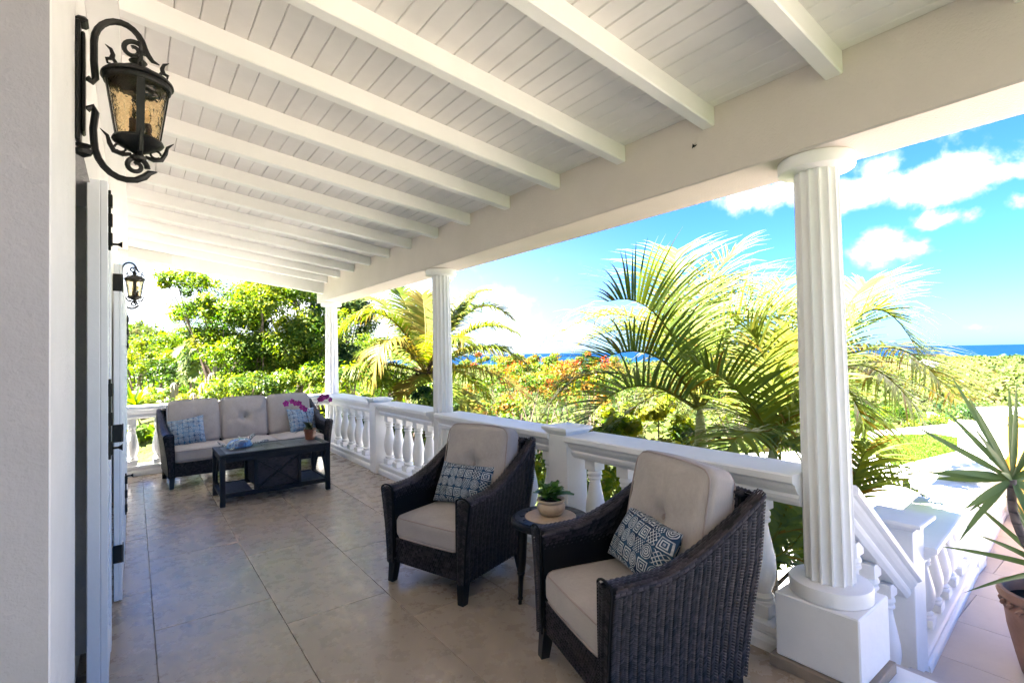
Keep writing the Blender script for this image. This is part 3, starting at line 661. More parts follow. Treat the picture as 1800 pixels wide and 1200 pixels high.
m = MB(); m.lathe([(.06, gp2.z-CZ-.3), (.11, gp2.z-CZ-.2), (.10, gp2.z-CZ), (.02, gp2.z-CZ+.08)], 10); m.build('lantern_head', 'white', t)

# ================================================================== INTERIOR OBJECTS
def weave(name, S, nu, nv, mode, h, parent, du=1.0, dv=1.0, base_t=.42):
    """woven strands over the surface S(u,v)->(P,N): 'twill' columns slope up then down, 'basket' is brick-offset"""
    i, j = np.meshgrid(np.arange(nu), np.arange(nv), indexing='ij'); i = i.ravel(); j = j.ravel(); n = len(i)
    a = np.linspace(-.5, .5, 3); A, B = np.meshgrid(a, a, indexing='ij'); A = A.ravel(); B = B.ravel()
    if mode == 'twill':
        sg = np.where(i % 2 == 0, 1.0, -1.0)[:, None]
        U = (i[:, None]+.5+A[None]*1.06)/nu; Vv = (j[:, None]+.5+B[None]*.86 + sg*A[None]*1.25)/nv
        hh = h*(.25+.75*(1-(2*A)**2))*(.35+.65*(1-(2*B)**2))
    else:
        o = .5*(j % 2)[:, None]; U = (i[:, None]+.5+o+A[None]*1.12)/nu; Vv = (j[:, None]+.5+B[None]*.92)/nv
        hh = h*(.1+.9*(1-(2*A)**2))*(.35+.65*(1-(2*B)**2))
    U = np.clip(U, 0, 1); Vv = np.clip(Vv, 0, 1)
    P, N = S(U.ravel(), Vv.ravel()); N = N/np.linalg.norm(N, axis=1, keepdims=True)
    V = P + N*(np.broadcast_to(hh, (n, 9)).ravel()[:, None])
    F0 = np.array([[0, 3, 4, 1], [1, 4, 5, 2], [3, 6, 7, 4], [4, 7, 8, 5]]); F = (F0[None]+9*np.arange(n)[:, None, None]).reshape(-1, 4)
    tint = np.repeat(np.clip(rng.normal(base_t, .28, n), 0, 1), 4)
    o = npmesh(name, V, F, 'wicker', parent, tint=tint, smooth=True); o['kind'] = 'stuff'; return o
def normals(Sp):
    e = 1e-3
    def S(u, v):
        P = Sp(u, v); uu = np.where(u > .5, -e, e); vv = np.where(v > .5, -e, e)
        N = np.cross((Sp(u+uu, v)-P)/uu[:, None], (Sp(u, v+vv)-P)/vv[:, None]); return P, N
    return S
def cushion(name, w, d, h, r, puff, mat, parent, loc=(0, 0, 0), rot=(0, 0, 0), n=22, tuft=0, crown=.0):
    """soft box: rounded edges, puffed faces, optional button dent with creases on the front (+z) face"""
    V = []; F = []; idx = {}
    def vert(p):
        k = tuple(round(c, 5) for c in p)
        if k not in idx: idx[k] = len(V); V.append(p)
        return idx[k]
    for ax in range(3):
        for sg in (-1, 1):
            for i in range(n):
                for j in range(n):
                    q = []
                    for (a, b) in ((i, j), (i+1, j), (i+1, j+1), (i, j+1)):
                        p = [0, 0, 0]; p[ax] = sg; p[(ax+1) % 3] = -1+2*a/n; p[(ax+2) % 3] = -1+2*b/n; q.append(vert(tuple(p)))
                    F.append(q if sg > 0 else q[::-1])
    P = np.array(V, float); H = np.array([w/2, d/2, h/2]); inner = H-r; p = P*H; c = np.clip(p, -inner, inner); dd = p-c
    L = np.linalg.norm(dd, axis=1, keepdims=True); q = c+np.where(L > 1e-9, dd/np.maximum(L, 1e-9), 0)*r
    fx = 1-np.clip(np.abs(P[:, 0]), 0, 1)**2.4; fy = 1-np.clip(np.abs(P[:, 1]), 0, 1)**2.4
    top = P[:, 2]; q[:, 2] += np.sign(top)*np.abs(top)*puff*fx*fy
    q[:, 1] += np.sign(P[:, 1])*np.abs(P[:, 1])**3*puff*.35*fx; q[:, 0] += np.sign(P[:, 0])*np.abs(P[:, 0])**3*puff*.25*fy
    rr = np.hypot(q[:, 0]/1.0, (q[:, 1])/1.0)
    if tuft:
        m_ = top > .2; ang = np.arctan2(q[:, 1], q[:, 0])
        dent = tuft*np.exp(-(rr/.055)**2) + tuft*.42*np.exp(-rr/.14)
        crease = tuft*.34*np.exp(-((np.mod(ang+PI/8*0+.25, PI/3)-PI/6)/.16)**2)*np.exp(-rr/.16)*(rr > .02) + tuft*.36*np.exp(-(q[:, 0]/.012)**2)*(q[:, 1] > 0)*np.exp(-rr/.2)
        q[:, 2] -= np.where(m_, dent+crease, 0)
    ph = rng.uniform(0, 6, 4); wr = .0022*(np.sin(q[:, 0]*31+ph[0]+3*np.sin(q[:, 1]*13))+np.sin(q[:, 1]*27+ph[1]+2*np.sin(q[:, 0]*17)))
    q[:, 2] += np.sign(top)*wr*np.abs(top)
    o = npmesh(name, q, F, mat, parent, smooth=True); o.location = loc; o.rotation_euler = rot
    for z, s in ((h/2-r*.30, 1), (-h/2+r*.30, -1)):                     # piping along the two seams
        pts = []; k = 14
        for side in range(4):
            for i in range(k):
                f = i/k*2-1; e = (f, -1) if side == 0 else (1, f) if side == 1 else (-f, 1) if side == 2 else (-1, -f)
                ex = H[0]-r*.16; ey = H[1]-r*.16; X, Y = e[0]*ex, e[1]*ey
                cr = r*1.3; cx, cy = min(max(X, -ex+cr), ex-cr), min(max(Y, -ey+cr), ey-cr); ln = math.hypot(X-cx, Y-cy)
                if abs(X) > ex-cr and abs(Y) > ey-cr and ln > 0: X, Y = cx+(X-cx)/ln*cr, cy+(Y-cy)/ln*cr
                Y += math.copysign(puff*.30*(1-abs(e[0])**2.4), e[1]) if abs(e[1]) == 1 else 0; X += math.copysign(puff*.2*(1-abs(e[1])**2.4), e[0]) if abs(e[0]) == 1 else 0
                pts.append((X, Y, z+s*puff*.10*(1-abs(e[0])**3 if abs(e[1]) == 1 else 1-abs(e[1])**3)))
        pts.append(pts[0]); m = MB(); m.tube(pts, .0042, 6, False); m.build('piping', 'piping', o, True)
    if tuft:
        m = MB(); zt = h/2+puff-tuft*1.42; m.lathe([(.001, .010), (.010, .009), (.016, .004), (.017, -.004), (.010, -.008)], 14, (0, 0, zt)); m.build('button', 'piping', o, True)
    return o
def pillow(name, label, w, h, th, mat, group, loc, rot, us=1.0):
    n, k = 30, 20; u = np.linspace(-1, 1, n); v = np.linspace(-1, 1, k); U, Vv = np.meshgrid(u, v, indexing='ij')
    t = th/2*np.power(np.clip(1-np.abs(U)**2.6, 0, 1), .5)*np.power(np.clip(1-np.abs(Vv)**2.6, 0, 1), .5)
    X = U*w/2*(1-.07*(1-np.abs(U))*0-.05*(1-Vv**2)*np.abs(U)**2); Y = Vv*h/2*(1-.09*(1-U**2)*np.abs(Vv)**2)
    t = t*(1+.07*np.sin(X*40+1)*np.sin(Y*37)); sag = .012*np.sin(U*2.1)+.01*U*Vv
    Vt = np.concatenate([np.stack([X, Y, t+sag], -1).reshape(-1, 3), np.stack([X, Y, -t+sag], -1).reshape(-1, 3)])
    F = grid_faces(n, k); F = np.concatenate([F, F[:, ::-1]+n*k]); uv = np.tile(np.stack([X, Y], -1).reshape(-1, 2)*us, (2, 1))+[.5, .5]
    o = npmesh(name, Vt, F, mat, None, smooth=True, uv=uv); props(o, label, 'pillow', group)
    R_ = rot; o.matrix_world = Matrix.Translation(loc) @ R_.to_4x4(); return o

def wicker_seat(name, label, cat, W_, nseat, D=.80, loc=(0, 0, 0), rz=0, group=None, back_h=.905):
    """arm chair or sofa, local -Y is the front; W_ = outer width at the arm tops"""
    t = thing(name, label, cat, loc, rz, group); xo_t, xo_b = W_/2, W_/2-.055
    yf, yb = -D/2, D/2-.10
    def hs(s): return .610 + .012*np.sin(s*3.0) + (back_h-.61)*np.clip((s-.28)/.72, 0, 1)**1.75
    def yy(s, z): return yf+.015 + s*(yb-yf) + s**2*.11*np.clip(z/.9, 0, 1)
    def xo(s, z): return xo_b + (xo_t-xo_b)*np.clip((z-.10)/.52, 0, 1)**1.8*(1-.25*s) + .012*np.sin(np.clip((z-.1)/.5, 0, 1)*PI)*0
    def aw(s): return .108-.045*s
    z0 = .125
    core = MB()
    # core: side slabs, front and back panels slightly inside the weave
    for sg in (-1, 1):
        ns, nz = 16, 8; v = []; 
        for a in range(ns+1):
            s = a/ns; H_ = float(hs(s))
            for b in range(nz+1):
                z = z0+(H_-.012-z0)*b/nz; v.append((sg*(float(xo(s, z))-.008), float(yy(s, z)), z))
            for b in range(nz, -1, -1):
                z = z0+(H_-.012-z0)*b/nz; v.append((sg*(float(xo(s, z))-float(aw(s))*(.55+.45*b/nz)+.006), float(yy(s, z)), z))
        K = 2*(nz+1); f = [(a*K+k, a*K+(k+1) % K, (a+1)*K+(k+1) % K, (a+1)*K+k) for a in range(ns) for k in range(K)] + [tuple(range(K-1, -1, -1)), tuple(range(ns*K, (ns+1)*K))]
        core.add(v, f)
    xi = xo_b-.05
    core.box(-xi, xi, yf+.03, yf+.06, z0+.005, .285); core.box(-xi, xi, yf+.04, yb, .24, .28)
    v = []
    for z, y0, y1 in ((z0, yb-.03, yb+.02), (back_h-.02, yb+.055, yb+.098)): v += [(-xi-.02, y0, z), (xi+.02, y0, z), (xi+.02, y1, z), (-xi-.02, y1, z)]
    core.add(v, [(3, 2, 1, 0), (4, 5, 6, 7), (0, 1, 5, 4), (1, 2, 6, 5), (2, 3, 7, 6), (3, 0, 4, 7)])
    core.build('wicker_frame', 'wickercore', t)
    sc_ = 1.0
    for sg in (-1, 1):
        def side(u, v, sg=sg):
            H_ = hs(u); z = z0+(H_-.02-z0)*v; return np.stack([sg*xo(u, z), yy(u, z), z], -1)
        def arm(u, v, sg=sg):
            H_ = hs(u); a = v*PI; w = aw(u)/2; x = xo(u, H_)-w + w*np.cos(a)*1.0; z = H_-.02+.030*np.sin(a)**.7
            return np.stack([sg*x, yy(u, H_), z], -1)
        def inn(u, v, sg=sg):
            H_ = hs(u); z = .27+(H_-.02-.27)*v; return np.stack([sg*(xo(u, H_)-aw(u)*(.78+.22*v)), yy(u, z), z], -1)
        def front(u, v, sg=sg):
            z = z0+(.612-z0)*v; w = .052+.050*v**1.5; x = xo(np.zeros_like(u), z)-w*u; z = z + np.where(v > .9, (v-.9)*.20*np.sin(np.clip(u, 0, 1)*PI), 0)
            return np.stack([sg*x, np.full_like(u, yf)+.004-.012*np.sin(u*PI), z], -1)
        def fix(S, out):
            def G(u, v):
                P, N = S(u, v); d = (N*out(P)).sum(1); return P, N*np.where(d < 0, -1, 1)[:, None]
            return G
        sgv = np.array([sg, 0, 0.])
        weave('side_weave', fix(normals(side), lambda P: sgv), 34, 54, 'twill', .0065, t)
        weave('arm_weave', fix(normals(arm), lambda P: np.array([0, 0, 1.])+0*P), 26, 9, 'basket', .006, t, base_t=.62)
        weave('inner_weave', fix(normals(inn), lambda P: -sgv), 26, 20, 'basket', .007, t)
        weave('arm_front_weave', fix(normals(front), lambda P: np.array([0, -1., 0])), 4, 44, 'twill', .007, t)
    nf = int(34*(W_-.2)/.6)
    def fr(u, v): return np.stack([(u-.5)*2*(xi+.005), np.full_like(u, yf+.026), z0+(.29-z0)*v], -1)
    def bk(u, v): z = z0+(back_h-z0)*v; return np.stack([(u-.5)*2*(xi+.03), yb+.025+.078*v, z], -1)
    def bi(u, v): z = .30+(back_h-.30)*v; return np.stack([(u-.5)*2*(xi+.01), yb-.018+.070*v, z], -1)
    def tp(u, v): return np.stack([(u-.5)*2*(xi+.04), yb+.045+.062*v, back_h-.010+.018*np.sin(v*PI)], -1)
    def G(S, o):
        S = normals(S)
        def g(u, v):
            P, N = S(u, v); return P, N*np.where((N*np.array(o)).sum(1) < 0, -1, 1)[:, None]
        return g
    weave('front_weave', G(fr, (0, -1, 0)), nf, 10, 'basket', .007, t)
    weave('back_weave', G(bk, (0, 1, 0)), nf, 56, 'basket', .005, t)
    weave('inner_back_weave', G(bi, (0, -1, 0)), nf, 40, 'basket', .004, t)
    weave('top_weave', G(tp, (0, 0, 1)), nf, 6, 'basket', .006, t, base_t=.6)
    # rope-like edge trim round the arm fronts
    for sg in (-1, 1):
        pts = []
        for k in range(15): z = z0+(.60-z0)*k/14; pts.append((sg*(float(xo(0, z))+.001), yf+.003, z))
        for k in range(1, 8): a = k/8*PI; w = .054; pts.append((sg*(float(xo(0, .61))-w+w*math.cos(a)), yf+.003, .602+.036*math.sin(a)))
        for k in range(15): z = .60-(.60-z0)*k/14; f = (z-z0)/(.612-z0); pts.append((sg*(float(xo(0, z))-.053-.050*f**1.5), yf+.003, z))
        MB().tube(pts, .0055, 6).build('edge_trim', 'wickercore', t, True)
        pts = [(sg*(float(xo(k/20, float(hs(k/20))))-.004), float(yy(k/20, float(hs(k/20)))), float(hs(k/20))-.012) for k in range(21)]
        MB().tube(pts, .0055, 6).build('edge_trim', 'wickercore', t, True)
    for sx in (-1, 1):
        for sy in (-1, 1):
            x = sx*(xo_b-.035); y = yf+.04 if sy < 0 else yb-.02; m = MB(); k = .030; q = .022; dx_, dy_ = sx*.008, sy*.02
            m.add([(x-k, y-k, z0+.03), (x+k, y-k, z0+.03), (x+k, y+k, z0+.03), (x-k, y+k, z0+.03), (x-q+dx_, y-q+dy_, .0), (x+q+dx_, y-q+dy_, .0), (x+q+dx_, y+q+dy_, .0), (x-q+dx_, y+q+dy_, .0)],
                  [(0, 1, 2, 3), (7, 6, 5, 4), (4, 5, 1, 0), (5, 6, 2, 1), (6, 7, 3, 2), (7, 4, 0, 3)]); m.build('leg', 'legwood', t)
    iw = (xo_b-.052)*2; cw = iw/nseat
    sc2 = 1 if nseat == 1 else nseat
    for k in range(nseat):
        x = -iw/2+cw*(k+.5)
        cushion('seat_cushion', cw-.006, .625, .145, .038, .022, 'cushion', t, (x, yf+.328, .285+.075), n=18)
        cushion('back_cushion', cw-.012, .56, .165, .05, .040, 'cushion', t, (x, yb-.060, .43+.265), (math.radians(90-13), 0, 0), n=26, tuft=.046)
    return t
def face_rz(dx, dy):        # local -Y looks along (dx,dy)
    return math.atan2(dy, dx)+PI/2
A1 = math.radians(198); A2 = math.radians(163)
ch1 = wicker_seat('armchair', 'dark wicker armchair standing farther back, with its whole front and both front legs in view', 'armchair', .78, 1, D=.745, back_h=.885, loc=(1.82, 3.04, 0), rz=A1+PI/2, group='pair of wicker armchairs')
ch2 = copy_tree(ch1, loc=(1.87, 1.545, 0), rz=A2+PI/2, label='dark wicker armchair nearest the camera, its herringbone woven side cut by the photo edge')
def pillow_on(host, loc, yaw, tilt, roll, *a, **k):
    R_ = Matrix.Rotation(host.rotation_euler.z+yaw, 3, 'Z') @ Matrix.Rotation(PI/2-tilt, 3, 'X') @ Matrix.Rotation(roll, 3, 'Z')
    p = Matrix.Rotation(host.rotation_euler.z, 3, 'Z') @ Vector(loc) + host.location
    return pillow(*a, loc=p, rot=R_, **k)
PG = 'blue patterned throw pillows'
pillow_on(ch1, (-.02, .06, .585), .10, .42, -.02, 'throw_pillow', 'navy and white medallion print pillow on the farther armchair', .47, .29, .15, 'pattern', PG)
pillow_on(ch2, (-.02, .05, .585), -.05, .50, -.05, 'throw_pillow', 'navy and white medallion print pillow leaning in the nearest armchair', .48, .29, .15, 'pattern', PG)
sofa = wicker_seat('sofa', 'dark wicker three seat sofa with taupe cushions before the far balustrade', 'sofa', 1.98, 3, D=.84, loc=(1.24, 7.58, 0), rz=.055, back_h=.87)
pillow_on(sofa, (-.70, .05, .60), -.25, .40, .12, 'throw_pillow', 'pale blue printed pillow at the left end of the sofa', .40, .36, .15, 'patternfine', PG)
pillow_on(sofa, (.72, .07, .60), .25, .35, -.06, 'throw_pillow', 'pale blue printed pillow at the right end of the sofa behind the orchid', .40, .36, .15, 'patternfine', PG)

# coffee table ---------------------------------------------------------------------
TX0, TX1, TY0, TY1, TH = .70, 1.80, 5.88, 6.50, .53
M['slat'] = simple('lighter_grey_slat', (.035, .036, .045), .45, .45, var=.2, bump=.1)  # slats a lighter grey than the charcoal frame
ct = thing('coffee_table', 'charcoal metal coffee table with slatted shelves and crossed centre panel in front of the sofa', 'table', ((TX0+TX1)/2, (TY0+TY1)/2, 0))
hx, hy = (TX1-TX0)/2, (TY1-TY0)/2
def cb(name, *b, c=.003, mat='charcoal'): m = MB(); m.box(*b, c); return m.build(name, mat, ct)
M['tabletile'] = simple('slate_tile', (.10, .095, .10), .35, .5, var=.25, vscale=6, bump=.15)
M['tabletile2'] = simple('slate_tile_dark', (.03, .03, .034), .3, .5, var=.25, vscale=6)
m = MB(); m.box(-hx, hx, -hy, -hy+.06, TH-.035, TH, .003); m.box(-hx, hx, hy-.06, hy, TH-.035, TH, .003); m.box(-hx, -hx+.06, -hy+.061, hy-.061, TH-.035, TH, .003); m.box(hx-.06, hx, -hy+.061, hy-.061, TH-.035, TH, .003); m.build('top_frame', 'charcoal', ct)
cb('top_base', -hx+.061, hx-.061, -hy+.061, hy-.061, TH-.03, TH-.012, c=0, mat='wickercore')
tw = (2*hx-.124)/5
for i in range(5):
    x0 = -hx+.062+i*tw
    if i == 2:
        cb('top_tile', x0+.002, x0+tw-.002, -hy+.063, -.12, TH-.0115, TH-.003, c=.0015, mat='tabletile'); cb('top_tile', x0+.002, x0+tw-.002, .12, hy-.063, TH-.0115, TH-.003, c=.0015, mat='tabletile'); cb('dark_tile', x0+.002, x0+tw-.002, -.117, .117, TH-.0115, TH-.003, c=.0015, mat='tabletile2')
    else:
        cb('top_tile', x0+.002, x0+tw-.002, -hy+.063, -.0015, TH-.0115, TH-.003, c=.0015, mat='tabletile'); cb('top_tile', x0+.002, x0+tw-.002, .0015, hy-.063, TH-.0115, TH-.003, c=.0015, mat='tabletile')
for sx in (-1, 1):
    for sy in (-1, 1):
        x0, y0 = sx*(hx-.025), sy*(hy-.025); cb('leg', x0-.024, x0+.024, y0-.024, y0+.024, .0, TH-.036)
cb('apron', -hx+.05, hx-.05, -hy+.004, -hy+.03, TH-.085, TH-.036); cb('apron', -hx+.05, hx-.05, hy-.03, hy-.004, TH-.085, TH-.036)
cb('lower_rail', -hx+.05, hx-.05, -hy+.006, -hy+.036, .085, .13); cb('lower_rail', -hx+.05, hx-.05, hy-.036, hy-.006, .085, .13)
pw = .205
for sx in (-1, 1):
    cb('lower_rail', *sorted((sx*(hx-.01), sx*(hx-.04))), -hy+.05, hy-.05, .085, .13); cb('apron', *sorted((sx*(hx-.01), sx*(hx-.04))), -hy+.05, hy-.05, TH-.08, TH-.036)
    for sy in (-1, 1):
        m = MB(); m.bar((sx*(hx-.025), sy*(hy-.06), .135), (sx*(hx-.025), sy*.03, TH-.085), .022, .018, (1, 0, 0)); m.build('side_brace', 'charcoal', ct)
    x0, x1 = sorted((sx*(pw+.035), sx*(hx-.052))); n = 10
    for k in range(n):
        y = -hy+.048+(2*hy-.096)*(k+.5)/n; m = MB(); m.box(x0, x1, y-.015, y+.015, .112, .124, .002); m.build('shelf_slat', 'slat', ct)
for sx in (-1, 1):
    for sy in (-1, 1): x0 = sx*(pw+.014); y0 = sy*(hy-.024); cb('centre_post', x0-.016, x0+.016, y0-.016, y0+.016, .131, TH-.086)
cb('centre_box', -pw+.001, pw-.001, -hy+.03, hy-.03, .131, TH-.09, c=0, mat='wickercore')
for sy in (-1, 1):
    def cp(u, v, sy=sy): return np.stack([(u-.5)*2*pw, np.full_like(u, sy*(hy-.028)), .135+(TH-.09-.135)*v], -1)
    def cpg(u, v, sy=sy): P = cp(u, v); return P, np.tile([[0, sy, 0.]], (len(P), 1))
    weave('panel_weave', cpg, 16, 26, 'basket', .005, ct, base_t=.85)
    yb_ = sy*(hy-.018); m = MB()
    m.bar((-pw, yb_, .14), (pw, yb_, TH-.095), .012, .032, (0, 1, 0)); m.build('cross_bar', 'charcoal', ct)
    m = MB(); m.bar((pw, yb_+sy*.004, .14), (-pw, yb_+sy*.004, TH-.095), .012, .032, (0, 1, 0)); m.build('cross_bar', 'charcoal', ct)
for sx in (-1, 1):
    def cq(u, v, sx=sx): P = np.stack([np.full_like(u, sx*(pw+.001)), (u-.5)*2*(hy-.045), .135+(TH-.09-.135)*v], -1); return P, np.tile([[sx, 0, 0.]], (len(P), 1))
    weave('side_panel_weave', cq, 24, 34, 'basket', .004, ct)

# glass turtle ---------------------------------------------------------------------
tp_ = onz(418, 786, TH); tt = thing('turtle_figurine', 'glossy blue ceramic turtle with spotted head and flippers on the coffee table', 'figurine', (tp_.x+.02, tp_.y, TH), .5)
def blob(name, mat, parent, prof):            # organic lump: list of (centre, radii) merged by skin + subdivision
    bm = bmesh.new(); vs = []; lay = bm.verts.layers.skin.verify()
    for i, (c, r) in enumerate(prof): vs.append(bm.verts.new(c))
    for a, b in zip(vs, vs[1:]): bm.edges.new((a, b))
    for v, (c, r) in zip(vs, prof): v[lay].radius = r
    vs[0][lay].use_root = True
    me = bpy.data.meshes.new(name); bm.to_mesh(me); bm.free(); o = link(name, me, mat, parent)
    o.modifiers.new('skin', 'SKIN').use_smooth_shade = True; s = o.modifiers.new('sub', 'SUBSURF'); s.levels = s.render_levels = 2; return o
n, k = 28, 10; v = []
for i in range(n):
    for j in range(k):
        a = 2*PI*i/n; e = PI/2*j/(k-1); rx, ry, h = .150, .115, .085
        rr = math.cos(e)**.75; bump_ = 1+.03*math.cos(a*6)*math.sin(2*e); v.append((rx*rr*math.cos(a)*bump_, ry*rr*math.sin(a)*bump_, .012+h*math.sin(e)**1.1))
npmesh('shell', v, grid_faces(n, k, True), 'turtle', tt, smooth=True)
m = MB(); m.lathe([(.09, .002), (.112, .006), (.118, .014), (.10, .020)], 28); o = m.build('belly', 'turtle', tt, True); o.scale = (1.28, 1, 1)
blob('head', 'spots', tt, [((.11, .02, .04), (.022, .022)), ((.155, .03, .075), (.020, .018)), ((.185, .035, .105), (.028, .024)), ((.225, .035, .105), (.016, .014))])
blob('front_flipper', 'spots', tt, [((.10, -.06, .03), (.018, .010)), ((.19, -.10, .035), (.030, .010)), ((.27, -.08, .045), (.028, .008)), ((.34, -.03, .020), (.012, .005))])
blob('front_flipper', 'spots', tt, [((.09, .08, .03), (.018, .010)), ((.14, .14, .06), (.028, .010)), ((.13, .20, .09), (.012, .006))])
blob('rear_flipper', 'spots', tt, [((-.11, .05, .02), (.016, .010)), ((-.16, .09, .05), (.022, .008)), ((-.19, .10, .085), (.008, .005))])
blob('rear_flipper', 'spots', tt, [((-.11, -.05, .02), (.016, .008)), ((-.16, -.09, .015), (.022, .008)), ((-.20, -.11, .012), (.008, .005))])

# leaves as real blades ---------------------------------------------------------------
def blade(path, width, fold=.2, nseg=8, up=(0, 0, 1), prof=None):
    """closed strip along a path function t->Vector; returns verts, faces (folded along the midrib)"""
    V = []; F = []
    for i in range(nseg+1):
        t = i/nseg; p = path(t); d = (path(min(1, t+.02))-path(max(0, t-.02))).normalized(); s = d.cross(Vector(up)); s = s.normalized() if s.length > 1e-4 else Vector((1, 0, 0)); nn = s.cross(d)
        w = width/2*(prof(t) if prof else math.sin(PI*min(1, (t*.9+.08)))**.7); V += [p-s*w+nn*w*fold, p, p+s*w+nn*w*fold]
    for i in range(nseg): F += [(i*3, i*3+1, i*3+4, i*3+3), (i*3+1, i*3+2, i*3+5, i*3+4)]
    return V, F
def leaf_obj(name, path, width, mat, parent, tint=None, **k):
    V, F = blade(path, width, **k); tint = random.uniform(.2, .9) if tint is None else tint
    return npmesh(name, [tuple(p) for p in V], F, mat, parent, tint=[tint]*len(F), smooth=True)
def arc_path(az, el, L, droop, o=(0, 0, 0)):
    o = Vector(o); d = Vector((math.cos(az)*math.cos(el), math.sin(az)*math.cos(el), math.sin(el)))
    return lambda t: o + d*L*t + Vector((0, 0, -1))*droop*L*t*t

# orchid -----------------------------------------------------------------------------
op = onz(546, 772, TH); orc = thing('potted_orchid', 'purple orchid with two arching stems in a small brown clay pot on the coffee table', 'potted plant', (op.x, op.y+.02, TH))
m = MB(); m.lathe([(.050, 0), (.056, .004), (.066, .10), (.072, .102), (.074, .125), (.066, .126), (.060, .105)], 24); m.build('pot', 'potbrown', orc, True, 35)
m = MB(); m.lathe([(.062, .108), (.002, .112)], 20); m.build('soil', 'soil', orc)
for az, el, L, w in ((2.9, .15, .17, .06), (.2, .10, .16, .055), (4.2, .55, .17, .075), (1.6, .8, .19, .08), (3.6, 1.0, .21, .085), (5.2, .2, .15, .06), (2.2, .35, .19, .06)):
    leaf_obj('leaf', arc_path(az, el, L, .35, (0, 0, .115)), w, 'orchidleaf', orc, fold=.25, prof=lambda t: math.sin(PI*min(1, t*.82+.15))**.6)
camL = Vector((-RIGHT.x, -RIGHT.y, 0)).normalized()
def flower(parent, p, s, facing):
    fl = Vector(facing).normalized(); a = fl.orthogonal().normalized(); b = fl.cross(a); V = []; F = []; T = []
    for k in range(5):
        an = 2*PI*k/5+.3; d = a*math.cos(an)+b*math.sin(an); q = fl.cross(d); w = s*(.36 if k % 2 else .52); n = len(V); L = s*(1 if k % 2 else .9)
        V += [p+d*s*.06, p+d*L*.5-q*w+fl*s*.10, p+d*L+fl*s*.02, p+d*L*.5+q*w+fl*s*.10, p+d*L*.5+fl*s*.02]; F += [(n, n+1, n+4), (n+1, n+2, n+4), (n+2, n+3, n+4), (n+3, n, n+4)]; T += [random.uniform(.3, 1)]*4
    n = len(V); V += [p+fl*s*.25, p+a*s*.16+fl*s*.05, p-a*s*.16+fl*s*.05, p-b*s*.3+fl*s*.12]; F += [(n, n+1, n+3), (n, n+3, n+2), (n, n+2, n+1)]; T += [0]*3
    npmesh('flower', [tuple(x) for x in V], F, 'petal', parent, tint=T)
for ctrl, fr_ in (([(0, 0, .11), (-.03, .01, .38), (-.09, .02, .50), (-.26, .03, .47)], (.42, 1)), ([(.02, 0, .11), (.07, .02, .42), (.13, .03, .60), (.25, .03, .48)], (.55, 1))):
    c_ = [Vector(x) for x in ctrl]
    def bez(t, c=c_): return c[0]*(1-t)**3+c[1]*3*t*(1-t)**2+c[2]*3*t*t*(1-t)+c[3]*t**3
    MB().tube([bez(i/14) for i in range(15)], [.003]*15, 6).build('flower_stem', 'barkdark', orc, True)
    for k in range(6):
        t_ = fr_[0]+(fr_[1]-fr_[0])*k/5; flower(orc, bez(t_)+Vector((random.uniform(-.012, .012), random.uniform(-.02, .02), -.012-.018*(k % 2))), random.uniform(.036, .046), (random.uniform(-.5, .3), -1, random.uniform(-.2, .3)))

# side table -------------------------------------------------------------------------
sx_, sy_ = 1.955, 2.25
sd = thing('side_table', 'small round dark side table with stone inlay between the two armchairs', 'side table', (sx_, sy_, 0))
m = MB(); m.lathe([(.205, .500), (.222, .503), (.232, .515), (.232, .530), (.224, .540), (.212, .543), (.150, .543), (.148, .536), (.0, .536)], 48, caps=False); m.build('table_rim', 'charcoal', sd, True, 30)
for k in range(16):
    a0, a1 = 2*PI*k/16+.01, 2*PI*(k+1)/16-.01; m = MB(); v = []
    for z in (.5431, .5475):
        for r_ in (.154, .208):
            for q in range(4): a = a0+(a1-a0)*q/3; v.append((r_*math.cos(a), r_*math.sin(a), z))
    f = [(q, q+1, 4+q+1, 4+q) for q in range(3)] + [(8+q, 8+4+q, 8+4+q+1, 8+q+1) for q in range(3)] + [(q+4, q+5, q+13, q+12) for q in range(3)] + [(q, 8+q, 9+q, q+1) for q in range(3)] + [(0, 4, 12, 8), (3, 11, 15, 7)]
    m.add(v, f); m.build('ring_tile', 'tabletile2', sd)
m = MB(); m.lathe([(.150, .5365), (.150, .5465), (.146, .549), (.0, .549)], 40, caps=False); m.build('stone_inlay', 'tabletile_c' if False else 'potcream', sd, True, 30)
for k in range(3):
    a = math.radians(120+120*k); m = MB(); x, y = .175*math.cos(a), .175*math.sin(a); fx_, fy_ = .205*math.cos(a), .205*math.sin(a)
    pr = [(.030, .50), (.030, .40), (.029, .25), (.025, .20), (.020, .195), (.024, .185), (.020, .175), (.017, .165), (.014, .07), (.012, .045), (.017, .040), (.017, .030), (.010, .026), (.011, .0)]
    v = []; f = []; n = 12
    for r_, z in pr: q = 1-z/.5; cx, cy = x+(fx_-x)*q, y+(fy_-y)*q; v += [(cx+r_*math.cos(2*PI*i/n), cy+r_*math.sin(2*PI*i/n), z) for i in range(n)]
    for i in range(len(pr)-1): f += [(i*n+j, i*n+(j+1) % n, (i+1)*n+(j+1) % n, (i+1)*n+j) for j in range(n)]
    f += [tuple(range(n)), tuple(range((len(pr)-1)*n, len(pr)*n))]; m.add(v, f); m.build('leg', 'legwood', sd, True, 40)
